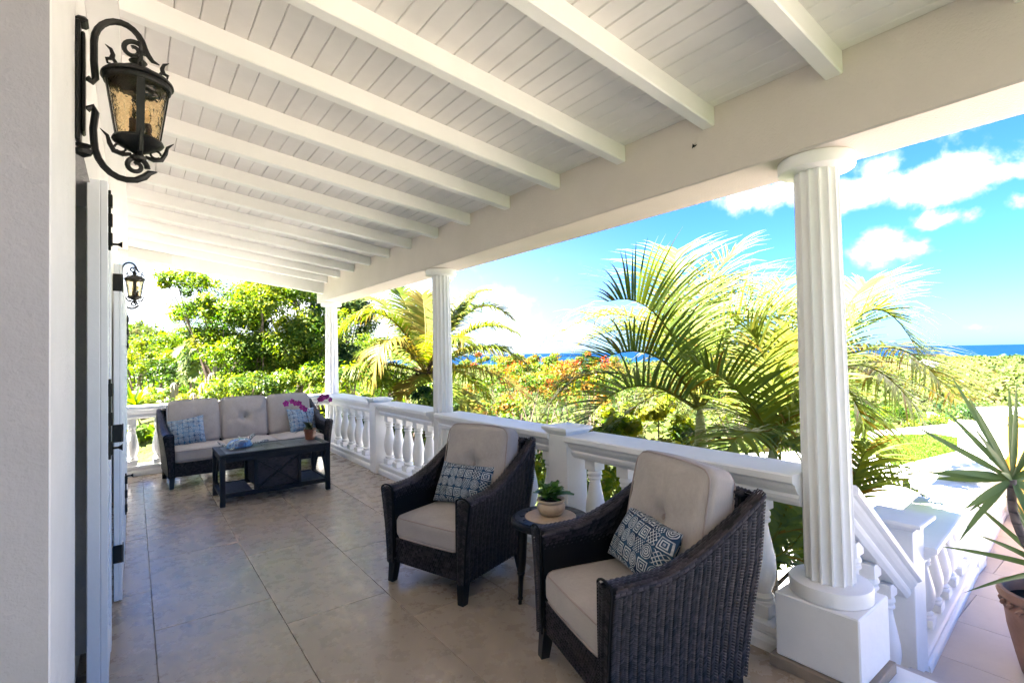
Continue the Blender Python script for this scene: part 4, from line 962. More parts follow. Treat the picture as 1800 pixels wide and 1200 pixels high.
# potted succulent
pp = onz(969, 903, .549); sp = thing('potted_succulent', 'bright green rosette plant in a squat cream clay pot on the side table', 'potted plant', (min(pp.x, sx_+.02), min(pp.y, sy_+.06), .5492))
m = MB(); m.lathe([(.055, 0), (.070, .012), (.082, .035), (.084, .055), (.074, .070), (.078, .078), (.084, .084), (.082, .092), (.070, .090), (.066, .074)], 30); m.build('pot', 'potcream', sp, True, 50)
m = MB(); m.lathe([(.070, .078), (.002, .082)], 20); m.build('soil', 'soil', sp)
for k in range(46):
    c0 = random.choice([(-.035, .0), (.03, .02), (.0, -.03), (.0, .03)]); az = random.uniform(0, 2*PI); el = random.uniform(.25, 1.3)
    leaf_obj('leaf', arc_path(az, el, random.uniform(.075, .13), .25, (c0[0], c0[1], .085+random.uniform(0, .035))), random.uniform(.032, .046), 'succ', sp, fold=.35, nseg=5, prof=lambda t: (math.sin(PI*min(1, t*.70+.12))**.8)*(.4+.9*t))

# wall lanterns ------------------------------------------------------------------------
def spiral(c, r0, r1, a0, turns, n=26):     # in local XZ plane
    return [Vector((c[0]+(r0+(r1-r0)*i/n)*math.cos(a0+turns*2*PI*i/n), 0, c[1]+(r0+(r1-r0)*i/n)*math.sin(a0+turns*2*PI*i/n))) for i in range(n+1)]
def lantern(loc, label):
    t = thing('wall_lantern', label, 'wall lantern', loc, 0, 'wall lanterns'); BXc = .172
    m = MB(); m.box(.0015, .014, -.042, .042, -.20, .215, .004); m.box(.0145, .026, -.030, .030, -.165, .185, .006)
    m.box(.0, .034, -.034, .034, .2155, .235, .008); m.lathe([(.004, -.245), (.022, -.235), (.028, -.222), (.016, -.212), (.026, -.203), (.010, -.198)], 12, (.020, 0, 0)); m.build('back_plate', 'iron', t)
    r = .0112
    top = [Vector((.030, 0, .035)), Vector((.044, 0, .025)), Vector((.052, 0, .040)), Vector((.048, 0, .10)), Vector((.048, 0, .17))]
    top += [Vector((.048+.075*(1-math.cos(a)), 0, .17+.095*math.sin(a))) for a in [PI/2*i/6 for i in range(1, 7)]] + [Vector((.123+.070*math.sin(a), 0, .17+.095*math.cos(a))) for a in [PI/2*i/6 for i in range(1, 6)]] + [Vector((.200, 0, .175)), Vector((.215, 0, .155)), Vector((.236, 0, .148))]
    MB().tube(top, [r]*(len(top)-3)+[r*.9, r*.7, r*.2], 8).build('upper_arm', 'iron', t, True)
    MB().tube(spiral((.157, .178), .036, .010, -.2, 1.35), [r*.85-.003*i/26 for i in range(27)], 8).build('upper_scroll', 'iron', t, True)
    low = [Vector((.030, 0, -.075)), Vector((.045, 0, -.062)), Vector((.052, 0, -.080)), Vector((.046, 0, -.14)), Vector((.048, 0, -.18))]
    low += [Vector((.048+.09*(1-math.cos(a)), 0, -.18-.12*math.sin(a))) for a in [PI/2*i/6 for i in range(1, 7)]] + [Vector((.165, 0, -.296)), Vector((.190, 0, -.280)), Vector((.205, 0, -.262)), Vector((.228, 0, -.255))]
    MB().tube(low, [r]*(len(low)-3)+[r*1.1, r*.9, r*.2], 8).build('lower_arm', 'iron', t, True)
    MB().tube(spiral((.165, -.245), .034, .009, -.1, 1.35), [r*.85-.003*i/26 for i in range(27)], 8).build('lower_scroll', 'iron', t, True)
    # body: lid, glass, bottom
    m = MB(); m.lathe([(.005, .168), (.012, .162), (.007, .152), (.020, .147), (.028, .138), (.020, .128), (.018, .120), (.034, .112), (.052, .106), (.060, .096), (.085, .086), (.100, .078), (.107, .070), (.109, .062), (.101, .060), (.103, .052), (.100, .044), (.090, .044), (.085, .056), (.04, .075)], 32, (BXc, 0, 0)); m.build('lid', 'iron', t, True, 35)
    m = MB(); m.lathe([(.088, .044), (.060, -.150), (.058, -.150), (.086, .044)], 32, (BXc, 0, 0), caps=False); m.build('glass', 'glass', t, True)
    m = MB(); m.lathe([(.064, -.145), (.074, -.148), (.078, -.158), (.072, -.166), (.050, -.180), (.026, -.192), (.014, -.200), (.018, -.205), (.026, -.212), (.022, -.222), (.010, -.228), (.004, -.232)], 28, (BXc, 0, 0)); m.build('lower_bowl', 'iron', t, True, 35)
    for k in range(4):
        a = PI/2*k+.08; c, s = math.cos(a), math.sin(a)
        m = MB(); m.bar((BXc+.092*c, .092*s, .045), (BXc+.064*c, .064*s, -.150), .024, .005, (c, s, 0)); m.build('strap', 'iron', t)
        q = [(BXc+rr*c, rr*s, z) for rr, z in ((.074, .088), (.062, .108), (.072, .124), (.090, .118), (.087, .104), (.078, .104))]
        MB().tube(q, [.007, .008, .007, .006, .004, .003], 6).build('lid_finial', 'iron', t, True)
        q = [(BXc+rr*c, rr*s, z) for rr, z in ((.076, .120), (.072, .138), (.078, .156), (.094, .168))]; MB().tube(q, [.009, .008, .006, .001], 6).build('finial_tip', 'iron', t, True)
        q = [(BXc+rr*c, rr*s, z) for rr, z in ((.020, -.205), (.045, -.212), (.070, -.205), (.082, -.180), (.088, -.155), (.108, -.135))]; MB().tube(q, [.006, .008, .009, .008, .006, .001], 6).build('bottom_leaf', 'iron', t, True)
        pts = [(BXc+(.052+.016*math.cos(x))*c, (.052+.016*math.cos(x))*s, -.190+.014*math.sin(x)) for x in [i*.5 for i in range(12)]]; MB().tube(pts, .004, 6).build('bottom_scroll', 'iron', t, True)
    m = MB(); m.lathe([(.030, -.165), (.030, -.155), (.010, -.150), (.010, -.100), (.0001, -.098)], 12, (BXc, 0, 0)); 
    for k in range(3): m.lathe([(.013, -.150), (.013, -.085), (.0001, -.083)], 10, (BXc+.028*math.cos(k*2.1), .028*math.sin(k*2.1), 0))
    m.build('candle_sleeves', 'barkdark', t, True, 40)
    m = MB()
    for k in range(3): m.lathe([(.005, -.084), (.012, -.065), (.010, -.040), (.001, -.020)], 10, (BXc+.028*math.cos(k*2.1), .028*math.sin(k*2.1), 0))
    m.build('bulbs', 'glass', t, True)
    return t
ln = lantern((-.156, 2.25, 2.45), 'large black scroll lantern with amber glass on the wall nearest the camera')
copy_tree(ln, loc=(-.156, 7.75, 2.45), label='black scroll lantern seen against the sky at the far end of the wall')

# shutters ---------------------------------------------------------------------------
SG = 'white louvre shutters folded along the wall'
def shutter(label, x0, x1, y0, y1, z0, z1, hinges=(), edge=True):
    t = thing('door_shutter', label, 'shutter', (x0, y0, 0), 0, SG); w = x1-x0
    m = MB(); m.box(0, w*.62, 0, y1-y0, z0, z1, .003); m.build('panel', 'shutter', t)
    m = MB(); m.box(w*.62+.0005, w, .0, .09, z0+.0, z1, .003); m.box(w*.62+.0005, w, y1-y0-.09, y1-y0, z0, z1, .003); m.box(w*.62+.0005, w*.96, .0905, y1-y0-.0905, z1-.10, z1, .003); m.box(w*.62+.0005, w*.96, .0905, y1-y0-.0905, z0, z0+.14, .003); m.build('frame', 'shutter', t)
    n = int((z1-z0-.26)/.045)
    m = MB()
    for k in range(n): z = z0+.15+(z1-z0-.26)*(k+.5)/n; m.bar((w*.80, .091, z), (w*.80, y1-y0-.091, z), .006, w*.30, (.8, 0, 1))
    o = m.build('louvres', 'shutter', t); o['kind'] = 'stuff'
    for z in hinges:
        m = MB(); m.box(-.004, w*.97, -.006, -.0005, z-.055, z+.055, .001); m.box(w*1.0+.0005, w*1.0+.006, -.006, .05, z-.055, z+.055, .001); m.build('hinge', 'iron', t)
    return t
s1 = shutter('white door shutter nearest the camera, under the large lantern', -.168, -.092, 2.97, 3.44, .01, 2.34)
def bolt(t, x, y, z0, z1, zk):
    m = MB(); m.box(x, x+.010, y-.012, y+.012, z0, z1, .002)
    for z in (z0+.05, (z0+z1)/2, z1-.05): m.box(x-.002, x+.016, y-.018, y+.018, z-.03, z+.03, .003)
    m.build('bolt', 'iron', t)
    m = MB(); m.tube([(x+.008, y, zk), (x+.035, y, zk), (x+.045, y, zk), (x+.052, y, zk)], [.006, .005, .011, .016], 10); m.build('bolt_knob', 'iron', t, True)
bolt(s1, .0765, .02, 2.02, 2.30, 2.05); bolt(s1, .0765, .02, 1.05, 1.42, 1.10)
s2 = shutter('white door shutter with three black hinge plates, second along the wall', -.098, -.056, 4.03, 4.68, .01, 2.12, (2.0, 1.05, .30))
s3 = shutter('third white door shutter, with a black bolt low on its edge', -.096, -.053, 4.72, 5.2, .01, 2.10)
bolt(s3, .044, .3, .30, .62, .60)
s4 = shutter('white door shutter farthest along the wall, beneath the far lantern', -.095, -.052, 5.30, 6.9, .01, 2.08, ())
bolt(s4, .044, 1.5, 1.62, 2.0, 1.74)

# moth on the beam
mo = Vector((2.4392, 1.53, 2.60)); t = thing('moth', 'tiny black moth resting on the cream beam', 'insect', (2.4392, 1.545, 2.605))
m = MB(); m.tube([(-.003, -.010, .004), (-.004, 0, 0), (-.003, .010, -.004)], [.0015, .0035, .001], 6); m.build('body', 'iron', t)
for s in (-1, 1): m = MB(); m.add([(-.004, 0, 0), (-.006, .004+.008*s, .018), (-.006, .012+.006*s, -.010)], [(0, 1, 2)]); m.build('wing', 'iron', t)

# ================================================================== PLANTS
# palms ------------------------------------------------------------------------------
def frond_geo(P0, P1, P2, nl, Lmax, wid, lift=.35, droop=.6, seed=0, base_t=.45, var=.12, brown=.12, stem=.012, start=.12, sweep=.55):
    R_ = np.random.default_rng(seed); P0, P1, P2 = (np.array(p, float) for p in (P0, P1, P2))
    def B(t): t = np.asarray(t)[..., None]; return P0*(1-t)**2+P1*2*t*(1-t)+P2*t*t
    def D(t): t = np.asarray(t)[..., None]; d = (P1-P0)*2*(1-t)+(P2-P1)*2*t; return d/np.linalg.norm(d, axis=-1, keepdims=True)
    t = np.repeat(np.linspace(start, 1.0, nl), 2); sg = np.tile([1., -1.], nl); t = np.clip(t+R_.normal(0, .25/nl, 2*nl), 0, 1); N = len(t)
    p = B(t); d = D(t); up = np.array([0, 0, 1.]); s = np.cross(d, up); s /= np.maximum(np.linalg.norm(s, axis=1, keepdims=True), 1e-3); u2 = np.cross(s, d)
    dir0 = s*sg[:, None]*(1-.0*t[:, None]) + d*(sweep+.9*np.clip((t-.6)/.4, 0, 1)[:, None]**1.5) + u2*(lift+R_.normal(0, .10, N))[:, None] + R_.normal(0, .05, (N, 3)); dir0 /= np.linalg.norm(dir0, axis=1, keepdims=True)
    L = Lmax*np.sin(PI*np.clip((t-start+.10)/(1.16-start), 0, 1))**.6*R_.uniform(.86, 1.08, N); ns = 5; V = np.zeros((N, ns+1, 2, 3)); pos = p.copy(); dd = dir0.copy()
    dr = droop*R_.uniform(.7, 1.4, N)
    for k in range(ns+1):
        w = wid*(.55+.45*math.sin(PI*min(1, k/ns+.25)))*(1-(k/ns)**3)*.5+.0006
        wd = np.cross(dd, u2); wd /= np.maximum(np.linalg.norm(wd, axis=1, keepdims=True), 1e-3)
        V[:, k, 0] = pos-wd*w; V[:, k, 1] = pos+wd*w
        dd = dd+np.array([0, 0, -1.])*(dr/ns*(k+.5)/2.2)[:, None]; dd /= np.linalg.norm(dd, axis=1, keepdims=True); pos = pos+dd*(L/ns)[:, None]
    V = V.reshape(N, -1, 3); F = []
    for k in range(ns): F.append([2*k, 2*k+1, 2*k+3, 2*k+2])
    F = (np.array(F)[None]+np.arange(N)[:, None, None]*V.shape[1]).reshape(-1, 4)
    tl = np.clip(base_t+R_.normal(0, var, N), 0, .95); tint = np.repeat(tl, ns).reshape(N, ns); tipb = R_.uniform(size=N) < brown*2; tint[tipb, -1] = 1.0; tint[R_.uniform(size=N) < brown*.5] = 1.0
    V = V.reshape(-1, 3)
    m = MB(); k = 12; m.tube([Vector(B(i/k)) for i in range(k+1)], [stem*(1-.85*i/k) for i in range(k+1)], 6, False); mv = np.array([tuple(q) for q in m.v]); mf = np.array(m.f)+len(V)
    return np.concatenate([V, mv]), np.concatenate([F, mf]), np.concatenate([tint.ravel(), np.full(len(mf), .85)])
def palm(name, label, cat, ground_xy, crown, trunk_r, fronds, mat='palm', crownshaft=None, group=None, lean=None, boots=False, **kw):
    gz = float(ground_z(*ground_xy)); org = Vector((*ground_xy, gz)); t = thing(name, label, cat, org, 0, group); c = Vector(crown)
    pts = [Vector((0, 0, -.3)), (c-org)*.33+Vector((0, 0, -.02)), (c-org)*.66, c-org]
    q = []
    for i in range(13):
        f = i/12; a = (c-org)*f + Vector((math.sin(f*PI)*(lean or 0), 0, 0)); q.append(a if i else a-Vector((0, 0, .3)))
    nT = 13
    if crownshaft:
        cs = crownshaft; top = q[-1]; d = (q[-1]-q[-2]).normalized(); bot = top-d*cs
        q = [p for p in q if (p-top).length > cs] + [bot]
        MB().tube([bot, bot+d*cs*.12, bot+d*cs*.5, bot+d*cs*.85, top+d*.04], [trunk_r*1.0, trunk_r*1.28, trunk_r*1.18, trunk_r*.85, trunk_r*.4], 14).build('crownshaft', 'crown', t, True)
    MB().tube(q, [trunk_r*(1.25-.3*min(1, i/4)) for i in range(len(q))], 14).build('trunk', 'barkdark' if boots else 'palmtrunk', t, True)
    if boots:
        m = MB()
        for k in range(38):
            a = k*2.4; z = -.75+.85*k/38; b = q[-1]+Vector((math.cos(a)*trunk_r*.7, math.sin(a)*trunk_r*.7, z)); e = b+Vector((math.cos(a)*random.uniform(.10, .30), math.sin(a)*random.uniform(.10, .30), random.uniform(.05, .22))); m.bar(b, e, .07, .02)
        o = m.build('old_leaf_bases', 'barkdark', t)
    for i, f in enumerate(fronds):
        V, F, T = frond_geo(Vector(f[0])-org, Vector(f[1])-org, Vector(f[2])-org, seed=hash_(label)+i, **{**kw, **(f[3] if len(f) > 3 else {})})
        npmesh('frond', V, F, mat, t, tint=T)
    return t
def hash_(s): return sum((i+1)*ord(c) for i, c in enumerate(s)) % 100000
def fr_px(c, ctrl, tip, **k):        # frond from crown c over a control to a tip, all real points at their own depth
    P0 = Vector(c); Tp = at(*tip); mid = at(*ctrl); P1 = mid*2-(P0+Tp)*.5; return (P0, P1, Tp, k)
cA = at(1230, 722, 4.75)
frA = [fr_px(cA, (1140, 590, 5.3), (1030, 600, 5.6), lift=.5, droop=.9, base_t=.7), fr_px(cA, (1160, 690, 5.2), (1060, 770, 5.4), lift=.3, droop=1.0, base_t=.6), fr_px(cA, (1200, 590, 5.6), (1150, 470, 6.0), lift=.5, droop=.7, base_t=.65), fr_px(cA, (1280, 640, 5.4), (1350, 590, 5.8), lift=.5, droop=.8, base_t=.65), fr_px(cA, (1270, 720, 5.4), (1340, 740, 5.8), lift=.3, droop=1.0, base_t=.6), fr_px(cA, (1162, 562, 4.65), (1068, 530, 4.5), lift=1.1, droop=.5, base_t=.5), fr_px(cA, (1148, 624, 4.45), (1035, 645, 4.3), lift=.9, droop=.5, base_t=.42),
       fr_px(cA, (1122, 678, 4.6), (1030, 740, 4.5), lift=.7, droop=.6, base_t=.38), fr_px(cA, (1282, 582, 4.9), (1402, 556, 4.8), lift=1.1, droop=.5, base_t=.5),
       fr_px(cA, (1222, 560, 5.1), (1290, 440, 5.3), base_t=.6, lift=.3, droop=.6), fr_px(cA, (1120, 560, 5.6), (975, 590, 5.9), base_t=.85, droop=.9),
       fr_px(cA, (1050, 655, 5.4), (950, 740, 5.6), base_t=.9, brown=.3, droop=1.2), 
       fr_px(cA, (1330, 640, 5.3), (1420, 690, 5.6), base_t=.5, droop=.7),
       fr_px(cA, (1250, 520, 5.5), (1330, 500, 6.2), base_t=.7, droop=.5), fr_px(cA, (1190, 520, 5.3), (1190, 440, 5.8), base_t=.55, lift=.3, droop=.4), fr_px(cA, (1300, 560, 5.8), (1390, 490, 6.6), base_t=.65, droop=.6)]
palm('areca_palm', 'feathery green palm with pale crownshaft in front of the sea, right of the square post', 'palm', (cA.x-.02, cA.y-.05), cA, .048, frA, crownshaft=.52, nl=42, Lmax=.82, wid=.022, stem=.014)
cB = at(1358, 792, 4.0)
frB = [fr_px(cB, (1300, 720, 4.6), (1230, 700, 5.0), lift=.4, droop=.9, base_t=.6), fr_px(cB, (1350, 640, 4.9), (1380, 520, 5.4), lift=.4, droop=.7, base_t=.65), fr_px(cB, (1420, 700, 4.6), (1500, 660, 5.0), lift=.4, droop=.8, base_t=.6), fr_px(cB, (1312, 700, 3.9), (1222, 640, 3.8), lift=.6, droop=.4, base_t=.6), fr_px(cB, (1358, 670, 4.1), (1315, 575, 4.1), lift=.4, droop=.5, base_t=.7),
       fr_px(cB, (1380, 690, 4.2), (1395, 590, 4.3), lift=.4, droop=.5, base_t=.7), fr_px(cB, (1410, 720, 3.9), (1455, 690, 3.8), lift=.4, droop=.6, base_t=.6), fr_px(cB, (1290, 760, 4.4), (1210, 800, 4.6), droop=.9, base_t=.5), fr_px(cB, (1330, 640, 4.8), (1255, 600, 5.2), base_t=.8, droop=.7), fr_px(cB, (1440, 770, 4.2), (1520, 830, 4.2), base_t=.5, droop=.9), fr_px(cB, (1380, 640, 4.8), (1420, 540, 5.2), base_t=.7, droop=.5), fr_px(cB, (1310, 760, 3.8), (1260, 830, 3.7), base_t=.4, droop=1.0), fr_px(cB, (1400, 790, 3.9), (1450, 860, 3.8), base_t=.45, droop=1.0)]
palm('areca_palm', 'yellow green palm rising behind the nearest armchair, left of the nearest column', 'palm', (cB.x-.22, cB.y-.10), cB, .040, frB, crownshaft=.22, nl=38, Lmax=.66, wid=.021, stem=.012, lean=-.06)
cC = at(1452, 655, 4.3)
frC = [fr_px(cC, (1530, 545, 4.2), (1612, 615, 4.0), lift=.3, droop=.5, base_t=.5), fr_px(cC, (1560, 610, 4.3), (1650, 668, 4.3), lift=.2, droop=.7, base_t=.6, brown=.35), fr_px(cC, (1540, 650, 4.4), (1625, 740, 4.3), lift=.1, droop=1.2, base_t=.5, brown=.2),
       fr_px(cC, (1480, 560, 4.6), (1520, 500, 4.8), base_t=.5, droop=.4), fr_px(cC, (1500, 700, 4.2), (1530, 790, 4.2), droop=1.2, base_t=.45), fr_px(cC, (1400, 600, 4.7), (1330, 600, 5.0), base_t=.6), fr_px(cC, (1400, 720, 4.7), (1370, 800, 4.8), base_t=.5, droop=1.0), fr_px(cC, (1590, 640, 4.9), (1680, 700, 5.2), base_t=.85, brown=.4, droop=1.0)]
palm('areca_palm', 'drooping palm behind the nearest column with fronds reaching over the steps', 'palm', (cC.x-.30, cC.y-.2), cC, .045, frC, crownshaft=.35, nl=40, Lmax=.70, wid=.021, stem=.013, lean=-.1)
cD = at(1486, 905, 3.7)
palm('areca_palm', 'low young palm spreading its fronds beside the sloping stair balustrade', 'palm', (cD.x-.05, cD.y), cD, .03, [fr_px(cD, (1540, 850, 3.8), (1625, 872, 3.9), lift=.6, droop=.4), fr_px(cD, (1500, 840, 3.8), (1530, 780, 4.0), lift=.4), fr_px(cD, (1440, 860, 3.9), (1390, 880, 4.0)), fr_px(cD, (1540, 900, 3.9), (1600, 935, 4.0), droop=.8)], nl=26, Lmax=.45, wid=.026, base_t=.55)
cE = at(1338, 985, 3.3)
palm('areca_palm', 'dark low palm clump behind the balusters next to the nearest column', 'palm', (cE.x, cE.y), cE, .03, [fr_px(cE, (1400, 950, 3.3), (1440, 860, 3.4), base_t=.3), fr_px(cE, (1380, 900, 3.5), (1380, 840, 3.6), base_t=.3), fr_px(cE, (1290, 930, 3.5), (1240, 900, 3.6), base_t=.3), fr_px(cE, (1420, 1000, 3.4), (1450, 1040, 3.4), base_t=.4), fr_px(cE, (1330, 900, 3.6), (1310, 850, 3.7), base_t=.4)], nl=30, Lmax=.40, wid=.022)
# coconut palm by the middle column
cF = at(748, 655, 10.6)
def fp(ctrl, tip, d1=10.6, d2=10.6, **k): return fr_px(cF, (*ctrl, d1), (*tip, d2), **k)
frF = [fp((680, 556), (600, 580), 10.2, 10, droop=1.2, base_t=.5), fp((683, 600), (655, 690), 9.8, 9.5, droop=1.5, base_t=.85, brown=.4), fp((650, 640), (594, 668), 10.2, 10, droop=1.4, base_t=.5), fp((770, 560), (790, 500), 10.9, 11, droop=.5, base_t=.55),
       fp((748, 570), (742, 520), 11, 11.4, droop=.4, base_t=.8), fp((800, 570), (835, 520), 11, 11.2, droop=.7, base_t=.5), fp((830, 580), (908, 585), 10.6, 10.4, droop=1.0, base_t=.5), fp((840, 610), (925, 640), 10.6, 10.6, droop=1.3, base_t=.5), fp((850, 650), (945, 712), 10.2, 10, droop=1.5, base_t=.75, brown=.3),
       fp((800, 650), (860, 700), 11.4, 12, droop=1.4, base_t=.4), fp((830, 545), (900, 560), 11.6, 12, droop=.9, base_t=.45), fp((700, 560), (640, 520), 11.8, 12.4, droop=.9, base_t=.6), fp((765, 680), (772, 730), 9.7, 9.3, droop=1.2, base_t=.5), fp((720, 680), (690, 715), 10, 9.8, droop=1.2, base_t=.9, brown=.5), fp((780, 600), (815, 600), 9.9, 9.4, droop=1.2, base_t=.6), fp((725, 560), (690, 500), 11.2, 11.8, droop=.6, base_t=.4), fp((800, 545), (860, 510), 11.3, 11.8, droop=.8, base_t=.45), fp((690, 620), (640, 620), 11.4, 11.8, droop=1.2, base_t=.35), fp((820, 620), (890, 610), 11.4, 11.8, droop=1.2, base_t=.35), fp((800, 690), (850, 745), 10, 9.6, droop=1.3, base_t=.7)]
palm('coconut_palm', 'young coconut palm with yellowing drooping fronds behind the middle column', 'palm', (cF.x+.05, cF.y-.1), cF, .17, frF, mat='palmyel', nl=66, Lmax=.74, wid=.042, stem=.028, boots=True, start=.08, sweep=.5)
# small grey green palm in the left garden
cG = at(362, 620, 13.5)
palm('fan_leaved_palm', 'small grey green palm above the cactus columns', 'palm', (cG.x+.1, cG.y), cG, .06, [fr_px(cG, (x1, y1, 13.3), (x2, y2, 13), droop=.9, base_t=.4) for x1, y1, x2, y2 in ((340, 612, 318, 650), (335, 625, 322, 672), (375, 610, 395, 640), (352, 600, 335, 598), (372, 600, 388, 600), (350, 640, 340, 668), (330, 606, 308, 625))], nl=34, Lmax=.34, wid=.03)

# broadleaf tree on the left -----------------------------------------------------------
def tree(name, label, px, py, depth, blobs, leaf, mat, tintc, r0, group=None, base_h=None, limbn=16):
    c = at(px, py, depth); gz = float(ground_z(c.x, c.y)); org = Vector((c.x, c.y, gz)); t = thing(name, label, 'tree', org, 0, group)
    bl = [(tuple(at(bx, by, bd)-org), r, k, n, cr) for (bx, by, bd, r, k, n, cr) in blobs]
    o, cc = foliage('crown', bl, leaf, mat, t, tintc); limbs('trunk', (0, 0, -.3), random.sample(cc, min(limbn, len(cc))), r0, 'bark', t, bend=.5); return t
tree('sea_grape_tree', 'airy yellow green tree with spreading bare limbs behind the sofa', 430, 700, 12.6,
     [(400, 560, 12.4, (.95, .9, .6), 30, 7000, .34), (335, 505, 12.6, (.70, .6, .40), 15, 1900, .26), (292, 490, 12.6, (.30, .35, .25), 5, 450, .2), (470, 530, 12.6, (1.0, 1.0, .8), 30, 8500, .40), (505, 610, 12.6, (1.0, .9, .75), 28, 8500, .38), (545, 670, 12.2, (.95, .9, .5), 24, 6500, .34), (430, 630, 12.2, (.8, .8, .5), 22, 5000, .34), (440, 685, 12.0, (.9, .8, .4), 20, 5000, .30), (560, 590, 12.8, (.7, .8, .8), 20, 5000, .36), (375, 605, 12.8, (.75, .7, .5), 20, 4500, .36), (350, 560, 13.0, (.6, .6, .4), 14, 2600, .3), (500, 650, 13.0, (1.1, .8, .5), 20, 4500, .36)], .088, 'leaf_yel', .50, .05, limbn=24)
tree('dense_tree', 'dark dense tree rising into the eaves behind the far corner column', 585, 690, 14.5,
     [(545, 520, 14.5, (1.2, 1.1, .8), 30, 9000, .42), (600, 560, 14.5, (.95, 1.0, 1.1), 30, 8500, .42), (600, 640, 14.2, (.8, .9, .7), 22, 5500, .38), (520, 430, 14.8, (1.8, 1.2, .9), 26, 6000, .45)], .10, 'leaf_dark', .50, .07, limbn=18)
# left garden shrubs
BG = 'shrubs in the garden left of the sofa'
bush('shrub', 'bright rounded shrub mass against the white sky at the left edge of the garden', 262, 640, 15, (1.0, 1.0, .62), 26, 4200, .085, 'leaf_yel', .6, group=BG, clump=.25)
bush('shrub', 'wide yellow green shrub under the slanting tree limb', 345, 615, 17, (1.9, 1.2, .75), 34, 6500, .09, 'leaf_yel', .5, group=BG, clump=.3)
bush('shrub', 'dark shrub behind the cactus columns', 320, 662, 15, (1.3, .8, .5), 22, 3000, .08, 'leaf_mid', .25, group=BG, clump=.25)
bush('shrub', 'leafy green shrub directly above the middle sofa cushion', 425, 690, 11.0, (.75, .6, .42), 20, 3200, .075, 'leaf_mid', .6, group=BG, clump=.22)
bush('shrub', 'pale feathery shrub at the far left behind the door shutters', 240, 590, 22, (.8, .8, .7), 16, 1600, .07, 'leaf_scrub', .5, group=BG, clump=.3)
bush('shrub', 'yellow green low shrub left of the spiky rosette plant', 300, 700, 11.5, (1.2, .6, .22), 20, 2200, .07, 'leaf_yel', .5, group=BG, clump=.18)
HG = 'shrubs beyond the side balustrade'
bush('drooping_shrub', 'fresh green shrub with hanging narrow leaves below the coconut fronds', 650, 672, 10.2, (.80, .7, .42), 20, 3000, .11, 'leaf_yel', .5, group=HG, asp=.25, clump=.24)
bush('drooping_shrub', 'yellow shrub with hanging leaves between the corner column and the square post', 612, 690, 11.5, (.8, .7, .35), 16, 2000, .11, 'leaf_yel', .65, group=HG, asp=.25, clump=.24)
bush('shrub', 'bright green shrub beyond the coconut palm, with the small pale yellow leaves', 655, 620, 20, (1.9, 1.4, .9), 30, 4500, .10, 'leaf_yel', .6, group=HG, clump=.4)
bush('shrub', 'dark leafy shrub low behind the square post nearest the sofa', 720, 720, 9.0, (1.0, .8, .45), 22, 3000, .08, 'leaf_mid', .4, group=HG)
bush('shrub', 'deep green shrub filling the balusters left of the farther armchair', 700, 790, 7.2, (1.1, 1.0, .6), 26, 4500, .075, 'leaf_mid', .5, group=HG)
bush('shrub', 'green shrub filling the balusters between the two armchairs', 960, 860, 4.9, (1.2, .9, .6), 28, 5500, .07, 'leaf_yel', .5, group=HG)
bush('shrub', 'broad leaved green shrub under the feathery palm', 1130, 770, 5.9, (.9, .8, .45), 24, 3200, .09, 'leaf_yel', .75, group=HG, asp=.6)
bush('shrub', 'green undergrowth at the feet of the ringed palm trunks', 1270, 960, 4.4, (1.1, .8, .7), 26, 5000, .07, 'leaf_mid', .55, group=HG)
bush('shrub', 'undergrowth behind the sofa end of the side balustrade', 610, 770, 9.6, (.9, 1.3, .7), 24, 3600, .08, 'leaf_mid', .5, group=HG)
bush('shrub', 'large leaved plant seen through the balusters left of the sofa', 262, 790, 9.4, (.45, .3, .55), 12, 420, .20, 'leaf_yel', .55, group=HG, asp=.6, clump=.25)
bush('shrub', 'low green hedge along the outside of the far balustrade', 420, 770, 9.7, (1.5, .35, .55), 26, 5000, .07, 'leaf_mid', .5, group=HG, clump=.22)
bush('shrub', 'green hedge trees behind the far corner column, hiding the sea', 610, 625, 24, (3.2, 2.0, 1.1), 34, 7000, .13, 'leaf_mid', .65, group=HG, clump=.6)
bush('shrub', 'mid green trees behind the sofa, under the airy tree', 470, 640, 20, (3.0, 2.0, 1.0), 34, 7000, .12, 'leaf_mid', .6, group=HG, clump=.55)
# flame trees
FG = 'flame trees on the slope'
for (px, py, d, r, lab) in ((845, 735, 13, (1.3, 1.2, .65), 'low flame tree with red blossom just above the rail beside the middle column'), (905, 690, 19, (2.0, 1.8, 1.0), 'flame tree with scattered orange clusters under the long coconut frond'),
                            (950, 655, 26, (2.6, 2.2, 1.1), 'flame tree whose top touches the blue sea line'), (1010, 690, 21, (1.8, 1.6, 1.2), 'flame tree partly hidden by the left tips of the feathery palm'), (885, 645, 34, (3.0, 3, 1.1), 'farther flame tree below the distant bay'), (1040, 645, 36, (3.0, 2.6, 1.2), 'farthest flame tree, seen between the feathery palm fronds')):
    bush('flame_tree', lab, px, py, d, r, 34, 5200, .10 if d < 20 else .15, 'leaf_flame', .35, 'tree', FG, red=.10, r0=.05, clump=min(r)*.34, asp=.5)
bush('shrub', 'yellow green flowering shrub on the courtyard lawn', 1600, 805, 24.5, (1.1, 1.0, .35), 16, 1500, .14, 'leaf_flame', .35, group='shrubs round the courtyard', red=.12, ground=CZ+.03, trunk=False)
